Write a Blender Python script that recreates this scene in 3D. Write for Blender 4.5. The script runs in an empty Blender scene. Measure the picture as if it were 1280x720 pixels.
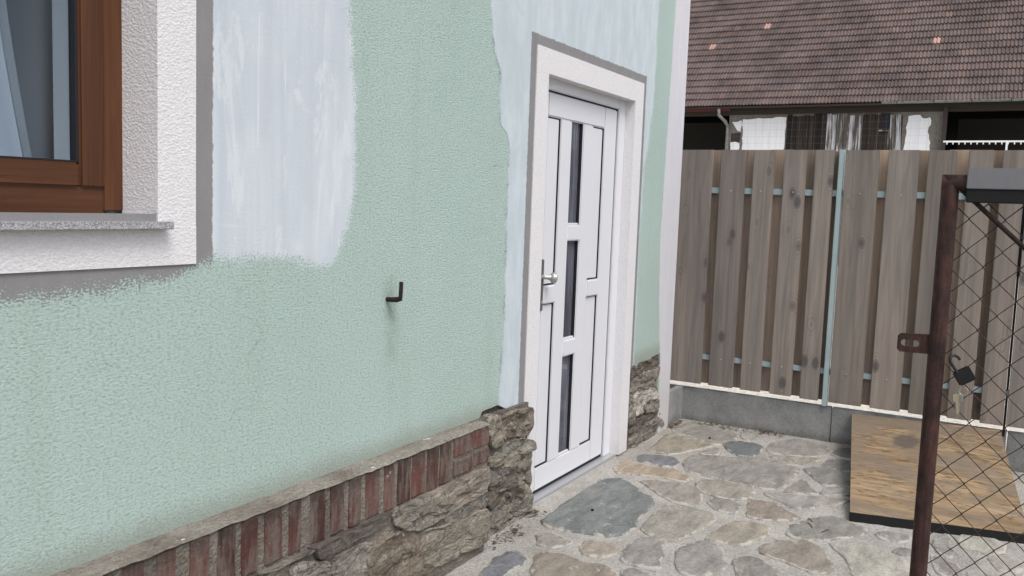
import bpy, bmesh, math, random
from mathutils import Vector, Matrix, noise

# ------------------------------------------------------------------ camera, world, sun, exposure
scn = bpy.context.scene
col = scn.collection
RAD = math.radians
cam_d = bpy.data.cameras.new('Camera'); cam = bpy.data.objects.new('Camera', cam_d); col.objects.link(cam)
cam_d.sensor_width = 36.0; cam_d.lens = 1095.7 / 1280 * 36.0
cam_d.clip_start = 0.05; cam_d.clip_end = 2000
right = Vector((0.497537, -0.866694, 0.036045)); down = Vector((-0.065353, -0.078886, -0.994739)); fwd = Vector((0.864977, 0.492564, -0.095890))
m = Matrix.Identity(4)
for i in range(3):
    m[i][0] = right[i]; m[i][1] = -down[i]; m[i][2] = -fwd[i]
m[0][3], m[1][3], m[2][3] = 0.0, -1.95, 1.48
cam.matrix_world = m
scn.camera = cam

SUN_EL, SUN_AZ = 58.0, (-0.50, -0.87)         # veiled sun high in front of the house wall, behind the camera
w = bpy.data.worlds.new('World'); scn.world = w; w.use_nodes = True
wn = w.node_tree; bg = wn.nodes['Background']
sky = wn.nodes.new('ShaderNodeTexSky'); sky.sky_type = 'NISHITA'; sky.sun_disc = False
sky.sun_elevation = RAD(SUN_EL); sky.sun_rotation = math.atan2(SUN_AZ[0], SUN_AZ[1])
sky.air_density = 1.0; sky.dust_density = 4.0; sky.ozone_density = 1.0
hs = wn.nodes.new('ShaderNodeHueSaturation'); hs.inputs['Saturation'].default_value = 0.62
wn.links.new(sky.outputs[0], hs.inputs['Color']); wn.links.new(hs.outputs[0], bg.inputs[0])
bg.inputs[1].default_value = 0.15
sd = bpy.data.lights.new('Sun', 'SUN'); sun = bpy.data.objects.new('Sun', sd); col.objects.link(sun)
sd.energy = 1.2; sd.angle = RAD(26); sd.color = (1.0, 0.975, 0.94)
ce = math.cos(RAD(SUN_EL)); ln = math.hypot(*SUN_AZ)
sv = Vector((SUN_AZ[0] / ln * ce, SUN_AZ[1] / ln * ce, math.sin(RAD(SUN_EL))))
sun.rotation_euler = sv.to_track_quat('Z', 'Y').to_euler(); sun.location = (3, -6, 9)
vs = scn.view_settings; vs.view_transform = 'Standard'; vs.look = 'None'; vs.gamma = 1.0; vs.use_curve_mapping = False
vs.exposure = 0.3

# ------------------------------------------------------------------ helpers
def lin(r, g, b):
    f = lambda c: ((c / 255 + 0.055) / 1.055) ** 2.4 if c > 10 else c / 255 / 12.92
    return (f(r), f(g), f(b), 1.0)

class Mat:
    """small wrapper for building a procedural material"""
    def __init__(s, name, rough=0.8, spec=0.3, metal=0.0, color=None):
        s.m = bpy.data.materials.new(name); s.m.use_nodes = True; s.t = s.m.node_tree
        s.b = s.t.nodes['Principled BSDF']
        s.set('Roughness', rough); s.set('Specular IOR Level', spec); s.set('Metallic', metal)
        if color: s.set('Base Color', color)
    def val(s, inp, v):
        if isinstance(v, bpy.types.NodeSocket): s.t.links.new(v, inp)
        else: inp.default_value = v
    def set(s, key, v): s.val(s.b.inputs[key], v)
    def node(s, typ, props=None, **ins):
        n = s.t.nodes.new(typ)
        for k, v in (props or {}).items(): setattr(n, k, v)
        for k, v in ins.items(): s.val(n.inputs[k.replace('_', ' ')], v)
        return n
    def coord(s, scale=(1, 1, 1), kind='Object', rnd=0.0, rot=(0, 0, 0)):
        c = s.node('ShaderNodeTexCoord').outputs[kind]
        if rnd:
            r = s.node('ShaderNodeObjectInfo').outputs['Random']
            r = s.math('MULTIPLY', r, rnd)
            x = s.node('ShaderNodeCombineXYZ', X=r, Y=r, Z=r).outputs[0]
            c = s.node('ShaderNodeVectorMath', {'operation': 'ADD'}).outputs[0] if False else s.vadd(c, x)
        mp = s.node('ShaderNodeMapping'); s.val(mp.inputs['Vector'], c)
        mp.inputs['Scale'].default_value = scale; mp.inputs['Rotation'].default_value = rot
        return mp.outputs[0]
    def vadd(s, a, b):
        n = s.t.nodes.new('ShaderNodeVectorMath'); n.operation = 'ADD'; s.val(n.inputs[0], a); s.val(n.inputs[1], b); return n.outputs[0]
    def noise(s, vec, scale=5, detail=4, rough=0.6, dist=0.0):
        n = s.node('ShaderNodeTexNoise', Scale=scale, Detail=detail, Roughness=rough, Distortion=dist); s.val(n.inputs['Vector'], vec)
        return n.outputs[0]
    def voro(s, vec, scale=5, feature='F1', out='Distance', rnd=1.0):
        n = s.node('ShaderNodeTexVoronoi', {'feature': feature}, Scale=scale); s.val(n.inputs['Vector'], vec)
        n.inputs['Randomness'].default_value = rnd
        return n.outputs[out]
    def math(s, op, a, b=0.0, clamp=False):
        n = s.t.nodes.new('ShaderNodeMath'); n.operation = op; n.use_clamp = clamp
        s.val(n.inputs[0], a); s.val(n.inputs[1], b); return n.outputs[0]
    def rng(s, v, a, b, c=0.0, d=1.0, smooth=True):
        n = s.t.nodes.new('ShaderNodeMapRange'); n.clamp = True
        if smooth: n.interpolation_type = 'SMOOTHSTEP'
        s.val(n.inputs[0], v)
        for i, q in enumerate((a, b, c, d)): s.val(n.inputs[i + 1], q)
        return n.outputs[0]
    def mix(s, fac, a, b, mode='MIX'):
        n = s.t.nodes.new('ShaderNodeMix'); n.data_type = 'RGBA'; n.blend_type = mode
        s.val(n.inputs[0], fac); s.val(n.inputs[6], a); s.val(n.inputs[7], b); return n.outputs[2]
    def scale_col(s, c, f):
        """multiply a colour by a grey factor socket"""
        k = s.node('ShaderNodeCombineColor'); 
        for i in range(3): s.val(k.inputs[i], f)
        return s.mix(1.0, c, k.outputs[0], 'MULTIPLY')
    def curve(s, v, pts, lo, hi, vlo, vhi):
        """piecewise curve: v in lo..hi -> vlo..vhi through pts"""
        x = s.rng(v, lo, hi, 0, 1, False)
        n = s.t.nodes.new('ShaderNodeFloatCurve'); s.val(n.inputs['Value'], x)
        c = n.mapping.curves[0]
        q = [((a - lo) / (hi - lo), (b - vlo) / (vhi - vlo)) for a, b in pts]
        c.points[0].location = q[0]; c.points[1].location = q[-1]
        for p in q[1:-1]: c.points.new(*p)
        for p in c.points: p.handle_type = 'VECTOR'
        n.mapping.update()
        return s.rng(n.outputs[0], 0, 1, vlo, vhi, False)
    def bump(s, h, strength=0.5, dist=0.01, normal=None):
        n = s.node('ShaderNodeBump'); n.inputs['Strength'].default_value = strength; n.inputs['Distance'].default_value = dist
        s.val(n.inputs['Height'], h)
        if normal is not None: s.val(n.inputs['Normal'], normal)
        return n.outputs[0]
    def sep(s, vec):
        n = s.t.nodes.new('ShaderNodeSeparateXYZ'); s.val(n.inputs[0], vec); return n.outputs

class MB:
    """collects shapes and links them as one mesh object"""
    def __init__(s): s.v = []; s.f = []
    def add(s, vs, fs):
        o = len(s.v); s.v += [tuple(p) for p in vs]; s.f += [tuple(i + o for i in f) for f in fs]; return s
    def box(s, x0, x1, y0, y1, z0, z1, bev=0.0, mat=None):
        if bev <= 0:
            vs = [(x, y, z) for x in (x0, x1) for y in (y0, y1) for z in (z0, z1)]
            fs = [(0, 1, 3, 2), (4, 6, 7, 5), (0, 4, 5, 1), (2, 3, 7, 6), (0, 2, 6, 4), (1, 5, 7, 3)]
        else:
            bm = bmesh.new()
            bmesh.ops.create_cube(bm, size=1.0)
            for v in bm.verts: v.co = Vector(((x0 + x1) / 2 + v.co.x * (x1 - x0), (y0 + y1) / 2 + v.co.y * (y1 - y0), (z0 + z1) / 2 + v.co.z * (z1 - z0)))
            bmesh.ops.bevel(bm, geom=bm.edges[:], offset=bev, segments=2, affect='EDGES', clamp_overlap=True)
            vs = [v.co.copy() for v in bm.verts]; fs = [[v.index for v in f.verts] for f in bm.faces]; bm.free()
        if mat is not None: vs = [mat @ Vector(p) for p in vs]
        return s.add(vs, fs)
    def prism(s, poly, fn, r0, r1):
        """poly of (a, b); fn(a, b, r) -> xyz"""
        n = len(poly)
        vs = [fn(a, b, r0) for a, b in poly] + [fn(a, b, r1) for a, b in poly]
        return s.add(vs, [tuple(range(n))[::-1], tuple(range(n, 2 * n))] + [(i, (i + 1) % n, n + (i + 1) % n, n + i) for i in range(n)])
    def tube(s, pts, r, n=8, cap=True):
        pts = [Vector(p) for p in pts]; rings = []; prev = None
        for i, p in enumerate(pts):
            d = (pts[min(i + 1, len(pts) - 1)] - pts[max(i - 1, 0)]).normalized()
            if prev is None:
                u = d.orthogonal().normalized()
            else:
                u = (prev - d * prev.dot(d)).normalized()
            prev = u; vv = d.cross(u)
            rr = r[i] if isinstance(r, (list, tuple)) else r
            rings.append([p + (u * math.cos(a) + vv * math.sin(a)) * rr for a in [2 * math.pi * k / n for k in range(n)]])
        vs = [q for g in rings for q in g]; fs = []
        for i in range(len(pts) - 1):
            for k in range(n): fs.append((i * n + k, i * n + (k + 1) % n, (i + 1) * n + (k + 1) % n, (i + 1) * n + k))
        if cap: fs += [tuple(range(n))[::-1], tuple(range((len(pts) - 1) * n, len(pts) * n))]
        return s.add(vs, fs)
    def mesh(s, name, mat, smooth=False):
        me = bpy.data.meshes.new(name); me.from_pydata(s.v, [], s.f); me.update()
        bm = bmesh.new(); bm.from_mesh(me); bmesh.ops.recalc_face_normals(bm, faces=bm.faces[:]); bm.to_mesh(me); bm.free()
        if mat: me.materials.append(mat.m if isinstance(mat, Mat) else mat)
        if smooth:
            for p in me.polygons: p.use_smooth = True
            me.set_sharp_from_angle(angle=RAD(45))
        return me
    def build(s, name, mat, parent=None, smooth=False, loc=None):
        o = bpy.data.objects.new(name, s.mesh(name, mat, smooth)); col.objects.link(o)
        if parent: o.parent = parent
        if loc: o.location = loc
        return o

def link(name, me, parent=None, loc=(0, 0, 0), color=None):
    o = bpy.data.objects.new(name, me); col.objects.link(o); o.parent = parent; o.location = loc
    if color: o.color = color
    return o
def empty(name, loc=(0, 0, 0), parent=None):
    o = bpy.data.objects.new(name, None); col.objects.link(o); o.location = loc; o.empty_display_size = 0.1
    if parent: o.parent = parent
    return o
def tag(o, label=None, cat=None, group=None, kind=None):
    if label: o['label'] = label
    if cat: o['category'] = cat
    if group: o['group'] = group
    if kind: o['kind'] = kind
    return o

def resample(poly, step, jit, seed, soft=1.0):
    rn = random.Random(seed); out = []
    n = len(poly)
    # Catmull-Rom smoothing of the outline, then a small jitter
    for i in range(n):
        p0, p1, p2, p3 = (Vector(poly[(i + k - 1) % n]) for k in range(4))
        k = max(1, int((p2 - p1).length / step + 0.5))
        for j in range(k):
            t = j / k
            q = 0.5 * ((2 * p1) + (p2 - p0) * t + (2 * p0 - 5 * p1 + 4 * p2 - p3) * t * t + (3 * p1 - p0 - 3 * p2 + p3) * t ** 3)
            q = q * soft + (p1 + (p2 - p1) * t) * (1 - soft)
            out.append(Vector((q.x + rn.uniform(-jit, jit), q.y + rn.uniform(-jit, jit))))
    return out

def stone_mesh(name, poly, fn, mat, top=0.008, base=-0.02, bev=0.008, step=0.05, jit=0.006, rough=0.004, nfreq=6.0, rings=(0.7, 0.35), seed=0, tilt=0.0, strata=0.0, grow=1.0, flat=False, soft=1.0):
    """irregular slab from an outline; fn(a, b, r) -> xyz; carries the point attribute 'edge' (0 at the rim, 1 inside)"""
    rn = random.Random(seed)
    out = resample(poly, step, jit, seed, soft); n = len(out)
    c = sum(out, Vector((0, 0))) / n
    out = [c + (p - c) * grow for p in out]
    ta, tb = rn.uniform(-tilt, tilt), rn.uniform(-tilt, tilt)
    R = sum((p - c).length for p in out) / n
    def h(p, amp): 
        q = Vector((p.x * nfreq, p.y * nfreq, seed * 3.7))
        return amp * (noise.noise(q) + 0.5 * noise.noise(q * 2.3) + 0.25 * noise.noise(q * 5.1)) + ta * (p.x - c.x) + tb * (p.y - c.y) + (strata * noise.cell(Vector((p.x * 2 + noise.noise(q) * 0.6, p.y * 26 + p.x * 3 + noise.noise(q * 0.7) * 1.6, seed))) if strata else 0)
    vs, ed = [], []
    k2 = max(0.5, 1 - bev * 1.2 / R)
    k3 = max(0.4, 1 - (bev * 1.2 + 0.022) / R)
    spec = [(1.0, None, 0), (1.0, top - bev, 0), (k2, top, 0.15), (k3, top, 1.0)] + [(k3 * r, top, 1.0) for r in rings]
    for s_, hh, e in spec:
        for p in out:
            q = c + (p - c) * s_
            r = base if hh is None else hh + h(q, rough)
            vs.append(fn(q.x, q.y, r)); ed.append(e)
    vs.append(fn(c.x, c.y, top + h(c, rough))); ed.append(1.0)
    fs = []
    for g in range(len(spec) - 1):
        for i in range(n): fs.append((g * n + i, g * n + (i + 1) % n, (g + 1) * n + (i + 1) % n, (g + 1) * n + i))
    l = (len(spec) - 1) * n
    for i in range(n): fs.append((l + i, l + (i + 1) % n, len(vs) - 1))
    me = bpy.data.meshes.new(name); me.from_pydata(vs, [], fs); me.update()
    at = me.attributes.new('edge', 'FLOAT', 'POINT'); at.data.foreach_set('value', ed)
    bm = bmesh.new(); bm.from_mesh(me); bmesh.ops.recalc_face_normals(bm, faces=bm.faces[:]); bm.to_mesh(me); bm.free()
    me.materials.append(mat.m)
    for p in me.polygons: p.use_smooth = not flat
    return me
FLAGS = [
 ('blue', [(3.577,-0.141),(3.73,-0.129),(3.895,-0.116),(4.063,-0.116),(4.223,-0.114),(4.315,-0.137),(4.361,-0.164),(4.336,-0.242),(4.252,-0.327),(4.198,-0.373),(4.183,-0.423),(4.087,-0.474),(3.965,-0.479),(3.866,-0.486),(3.732,-0.517),(3.66,-0.512),(3.573,-0.452),(3.555,-0.363),(3.523,-0.261),(3.52,-0.199)]),
 ('tan', [(3.368,-0.421),(3.446,-0.41),(3.481,-0.441),(3.484,-0.5),(3.476,-0.541),(3.392,-0.574),(3.339,-0.547),(3.312,-0.493),(3.317,-0.449)]),
 ('grey', [(3.362,-0.615),(3.454,-0.595),(3.574,-0.583),(3.632,-0.598),(3.656,-0.646),(3.621,-0.704),(3.521,-0.743),(3.429,-0.759),(3.368,-0.79),(3.339,-0.749),(3.327,-0.695),(3.333,-0.645)]),
 ('blue2', [(2.861,-0.214),(2.931,-0.196),(3.047,-0.177),(3.141,-0.182),(3.172,-0.225),(3.119,-0.281),(3.043,-0.298),(2.954,-0.291),(2.87,-0.299),(2.818,-0.266)]),
 ('brown', [(3.184,-0.309),(3.225,-0.334),(3.243,-0.393),(3.227,-0.5),(3.245,-0.573),(3.229,-0.628),(3.155,-0.671),(3.042,-0.678),(2.958,-0.582),(2.937,-0.469),(3.015,-0.379)]),
 ('grey', [(3.376,-0.202),(3.432,-0.226),(3.441,-0.294),(3.403,-0.348),(3.339,-0.345),(3.285,-0.303),(3.298,-0.252)]),
 ('warm', [(3.756,-0.552),(3.92,-0.542),(4.102,-0.539),(4.139,-0.591),(4.14,-0.701),(4.114,-0.771),(4.063,-0.804),(3.961,-0.801),(3.801,-0.768),(3.7,-0.735),(3.662,-0.682),(3.696,-0.619)]),
 ('warm', [(4.385,-0.31),(4.458,-0.358),(4.478,-0.463),(4.486,-0.549),(4.427,-0.617),(4.346,-0.648),(4.256,-0.663),(4.197,-0.617),(4.188,-0.546),(4.256,-0.454),(4.325,-0.378)]),
 ('ochre', [(4.535,-0.084),(4.664,-0.074),(4.695,-0.139),(4.687,-0.261),(4.717,-0.358),(4.672,-0.436),(4.601,-0.501),(4.541,-0.481),(4.533,-0.382),(4.519,-0.283),(4.484,-0.192),(4.469,-0.134)]),
 ('blue2', [(4.783,-0.097),(4.89,-0.117),(4.932,-0.203),(4.937,-0.302),(4.88,-0.346),(4.786,-0.354),(4.742,-0.306),(4.752,-0.215),(4.755,-0.137)]),
 ('tan', [(5.024,-0.105),(5.192,-0.095),(5.387,-0.071),(5.46,-0.094),(5.452,-0.17),(5.411,-0.279),(5.382,-0.358),(5.358,-0.394),(5.247,-0.355),(5.126,-0.304),(5.015,-0.252),(5.005,-0.176)]),
 ('grey', [(5.868,-0.001),(5.914,-0.077),(5.861,-0.234),(5.841,-0.364),(5.722,-0.434),(5.56,-0.474),(5.448,-0.431),(5.391,-0.39),(5.447,-0.291),(5.49,-0.205),(5.51,-0.101),(5.646,-0.034)]),
 ('grey', [(5.141,-0.389),(5.247,-0.4),(5.317,-0.447),(5.257,-0.478),(5.171,-0.49),(5.112,-0.431)]),
 ('dark', [(5.435,-0.448),(5.518,-0.468),(5.57,-0.523),(5.577,-0.601),(5.545,-0.66),(5.415,-0.687),(5.272,-0.669),(5.231,-0.615),(5.264,-0.551),(5.344,-0.495)]),
 ('grey', [(5.702,-0.481),(5.845,-0.46),(5.877,-0.524),(5.839,-0.587),(5.711,-0.601),(5.637,-0.54)]),
 ('grey', [(4.88,-0.387),(4.735,-0.467),(4.722,-0.584),(4.682,-0.794),(4.703,-0.922),(4.746,-0.96),(4.935,-0.955),(5.102,-0.963),(5.16,-0.957),(5.22,-0.862),(5.262,-0.736),(5.185,-0.617),(5.118,-0.463),(5.039,-0.378)]),
 ('warm', [(4.551,-0.563),(4.634,-0.571),(4.666,-0.642),(4.678,-0.737),(4.663,-0.818),(4.605,-0.862),(4.499,-0.861),(4.415,-0.828),(4.398,-0.759),(4.404,-0.682),(4.424,-0.638),(4.48,-0.591)]),
 ('grey', [(4.286,-0.705),(4.368,-0.703),(4.382,-0.755),(4.371,-0.822),(4.33,-0.856),(4.228,-0.867),(4.184,-0.848),(4.19,-0.784),(4.228,-0.736)]),
 ('brown', [(4.198,-0.931),(4.353,-0.889),(4.458,-0.874),(4.482,-0.93),(4.464,-0.997),(4.392,-1.075),(4.324,-1.141),(4.267,-1.111),(4.226,-1.053),(4.197,-0.992)]),
 ('grey', [(4.597,-0.924),(4.634,-0.985),(4.668,-1.069),(4.709,-1.161),(4.76,-1.259),(4.752,-1.304),(4.664,-1.275),(4.551,-1.208),(4.482,-1.134),(4.472,-1.075),(4.523,-1.011)]),
 ('grey', [(4.7,-0.993),(4.854,-1.002),(4.967,-1.026),(4.935,-1.061),(4.812,-1.123),(4.761,-1.151),(4.724,-1.085)]),
 ('grey', [(4.902,-1.171),(4.994,-1.271),(4.932,-1.312),(4.841,-1.295),(4.769,-1.186),(4.804,-1.161)]),
 ('grey2', [(5.174,-1.004),(5.256,-1.027),(5.302,-1.089),(5.259,-1.176),(5.261,-1.263),(5.049,-1.295),(4.97,-1.187),(4.935,-1.165),(5.005,-1.105),(5.091,-1.059)]),
 ('grey2', [(5.333,-1.073),(5.472,-1.079),(5.533,-1.13),(5.513,-1.225),(5.316,-1.264),(5.297,-1.17)]),
 ('grey2', [(5.631,-1.072),(5.791,-1.087),(5.834,-1.177),(5.588,-1.234),(5.573,-1.134)]),
 ('grey', [(5.599,-0.698),(5.724,-0.725),(5.845,-0.812),(5.834,-0.904),(5.801,-0.999),(5.697,-1.028),(5.582,-1.038),(5.485,-0.972),(5.443,-0.854),(5.429,-0.771),(5.467,-0.724)]),
 ('warm', [(5.335,-0.772),(5.401,-0.842),(5.437,-0.94),(5.466,-1.028),(5.366,-1.016),(5.286,-0.981),(5.284,-0.93),(5.297,-0.844)]),
 ('grey', [(4.091,-1.142),(4.202,-1.142),(4.283,-1.175),(4.389,-1.221),(4.445,-1.278),(4.418,-1.324),(4.407,-1.391),(4.358,-1.442),(4.276,-1.442),(4.183,-1.386),(4.101,-1.307),(4.053,-1.238),(4.053,-1.182)]),
 ('tan', [(3.798,-0.848),(3.885,-0.859),(3.995,-0.87),(4.075,-0.898),(4.117,-0.951),(4.12,-1.001),(4.106,-1.056),(4.01,-1.065),(3.895,-1.04),(3.811,-1.002),(3.8,-0.945),(3.795,-0.898)]),
 ('grey', [(3.585,-0.784),(3.672,-0.803),(3.745,-0.84),(3.765,-0.883),(3.716,-0.946),(3.631,-0.976),(3.536,-1.01),(3.453,-1.006),(3.38,-0.957),(3.355,-0.909),(3.397,-0.855),(3.472,-0.82)]),
 ('warm', [(3.626,-1.018),(3.668,-1.041),(3.698,-1.085),(3.682,-1.124),(3.64,-1.183),(3.56,-1.229),(3.443,-1.235),(3.357,-1.152),(3.436,-1.094),(3.533,-1.053)]),
 ('tan', [(3.815,-1.087),(3.901,-1.104),(3.966,-1.142),(3.997,-1.2),(4.013,-1.249),(3.984,-1.301),(3.908,-1.349),(3.828,-1.382),(3.769,-1.393),(3.707,-1.374),(3.692,-1.329),(3.698,-1.29),(3.734,-1.223),(3.748,-1.169),(3.77,-1.112)]),
 ('pale', [(4.052,-1.346),(4.104,-1.406),(4.142,-1.474),(4.113,-1.54),(4.065,-1.6),(4.064,-1.649),(4.025,-1.715),(3.942,-1.737),(3.79,-1.72),(3.701,-1.611),(3.709,-1.535),(3.779,-1.478),(3.916,-1.436),(3.975,-1.393)]),
 ('grey', [(4.315,-1.497),(4.379,-1.53),(4.388,-1.587),(4.39,-1.633),(4.32,-1.645),(4.276,-1.61),(4.261,-1.561),(4.271,-1.52)]),
 ('grey', [(4.132,-1.592),(4.189,-1.608),(4.205,-1.645),(4.196,-1.684),(4.131,-1.668),(4.107,-1.622)]),
 ('grey', [(3.239,-0.672),(3.286,-0.706),(3.295,-0.777),(3.28,-0.823),(3.179,-0.849),(3.102,-0.779),(3.14,-0.708)]),
 ('grey', [(4.309,-1.739),(4.404,-1.738),(4.511,-1.775),(4.487,-1.799),(4.334,-1.803),(4.281,-1.833),(4.215,-1.815),(4.23,-1.772)]),
 ('pale', [(4.483,-1.822),(4.572,-1.862),(4.582,-1.962),(4.526,-2.022),(4.429,-2.018),(4.332,-1.957),(4.374,-1.914),(4.371,-1.855)]),
 ('pale', [(4.297,-1.958),(4.392,-2.018),(4.346,-2.08),(4.255,-2.096),(4.174,-2.05),(4.172,-2.001)]),
 ('grey', [(4.166,-1.745),(4.167,-1.797),(4.11,-1.862),(4.006,-1.877),(3.96,-1.81),(4.026,-1.765)]),
 ('pale', [(4.047,-1.89),(4.221,-1.95),(4.14,-2.001),(4.037,-2.013),(3.948,-1.928)]),
]
PLINTH_STONES = [
 ('tan', [(2.706,0.401),(2.815,0.405),(3.077,0.389),(3.087,0.288),(3.0,0.266),(2.823,0.267),(2.675,0.3),(2.637,0.373)]),
 ('grey', [(2.823,0.256),(2.94,0.253),(3.09,0.253),(3.093,0.197),(2.963,0.201),(2.806,0.216)]),
 ('tan', [(2.644,0.226),(2.826,0.206),(3.09,0.183),(3.098,0.058),(2.911,0.057),(2.759,0.06),(2.666,0.124)]),
 ('dark', [(2.055,0.369),(2.17,0.386),(2.322,0.385),(2.458,0.364),(2.443,0.339),(2.324,0.318),(2.226,0.312),(2.107,0.307)]),
 ('grey', [(2.473,0.369),(2.637,0.373),(2.71,0.321),(2.805,0.251),(2.626,0.252),(2.508,0.289),(2.459,0.334)]),
 ('brown', [(2.326,0.25),(2.445,0.279),(2.626,0.242),(2.646,0.184),(2.632,0.104),(2.723,0.035),(2.518,0.043),(2.36,0.103),(2.313,0.197)]),
 ('grey', [(1.96,0.341),(2.081,0.316),(2.212,0.308),(2.318,0.291),(2.298,0.222),(2.301,0.125),(2.059,0.199),(1.961,0.272)]),
 ('grey', [(1.826,0.421),(1.936,0.417),(2.042,0.408),(2.105,0.397),(2.043,0.364),(1.948,0.362),(1.826,0.363)]),
 ('brown', [(1.627,0.412),(1.733,0.413),(1.815,0.416),(1.816,0.359),(1.914,0.34),(1.927,0.25),(1.724,0.297),(1.609,0.342)]),
]
JAMB_STONES_NEAR = [
 ('brown', [(3.359,0.53),(3.435,0.535),(3.556,0.524),(3.616,0.496),(3.604,0.442),(3.576,0.396),(3.424,0.419),(3.329,0.435),(3.306,0.493)]),
 ('tan', [(3.222,0.543),(3.304,0.532),(3.309,0.454),(3.321,0.413),(3.248,0.41),(3.217,0.473)]),
 ('grey', [(3.236,0.408),(3.388,0.398),(3.505,0.392),(3.593,0.362),(3.603,0.319),(3.49,0.324),(3.353,0.347),(3.238,0.369)]),
 ('tan', [(3.236,0.327),(3.251,0.359),(3.431,0.326),(3.598,0.31),(3.607,0.266),(3.494,0.273),(3.357,0.295)]),
 ('grey2', [(3.214,0.247),(3.218,0.317),(3.357,0.292),(3.474,0.273),(3.489,0.214),(3.46,0.191),(3.308,0.197)]),
 ('tan', [(3.495,0.268),(3.601,0.262),(3.61,0.183),(3.607,0.131),(3.498,0.161),(3.495,0.212)]),
 ('dark', [(3.215,0.17),(3.225,0.215),(3.402,0.197),(3.492,0.162),(3.526,0.112),(3.407,0.115),(3.276,0.124)]),
 ('grey', [(3.22,0.092),(3.23,0.132),(3.408,0.11),(3.547,0.101),(3.605,0.08),(3.594,0.031),(3.432,0.038),(3.281,0.039)]),
 ('grey', [(3.226,0.003),(3.263,0.04),(3.453,0.022),(3.537,0.022),(3.517,-0.028),(3.379,-0.031),(3.267,-0.025)]),
 ('tan', [(3.54,0.144),(3.612,0.125),(3.642,0.012),(3.591,0.022),(3.537,0.109)]),
]
JAMB_STONES_FAR = [
 ('dark', [(4.902,0.511),(5.026,0.527),(5.211,0.525),(5.385,0.522),(5.4,0.458),(5.192,0.468),(5.009,0.456),(4.922,0.451)]),
 ('grey', [(4.962,0.435),(5.193,0.458),(5.406,0.452),(5.386,0.378),(5.264,0.346),(5.074,0.358),(4.932,0.372)]),
 ('pale', [(4.999,0.341),(5.129,0.339),(5.293,0.331),(5.4,0.282),(5.406,0.24),(5.22,0.263),(5.173,0.211),(5.043,0.206),(4.982,0.276)]),
 ('grey', [(5.194,0.257),(5.416,0.233),(5.424,0.174),(5.232,0.18),(5.187,0.208)]),
 ('dark', [(4.788,0.17),(4.997,0.166),(5.233,0.169),(5.426,0.165),(5.434,0.109),(5.162,0.103),(4.954,0.107)]),
 ('grey', [(4.793,0.122),(5.108,0.104),(5.325,0.11),(5.465,0.098),(5.496,0.023),(5.284,0.006),(5.017,0.009),(4.818,0.021)]),
 ('grey', [(4.86,0.456),(4.949,0.437),(4.951,0.321),(4.988,0.236),(4.969,0.181),(4.871,0.172)]),
]
VISIBLE = [(2.649, -0.066), (3.085, -0.083), (4.779, 0.014), (5.723, 0.034), (5.937, 0.016), (5.938, -1.143), (5.989, -2.149), (4.058, -2.123)]

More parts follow.
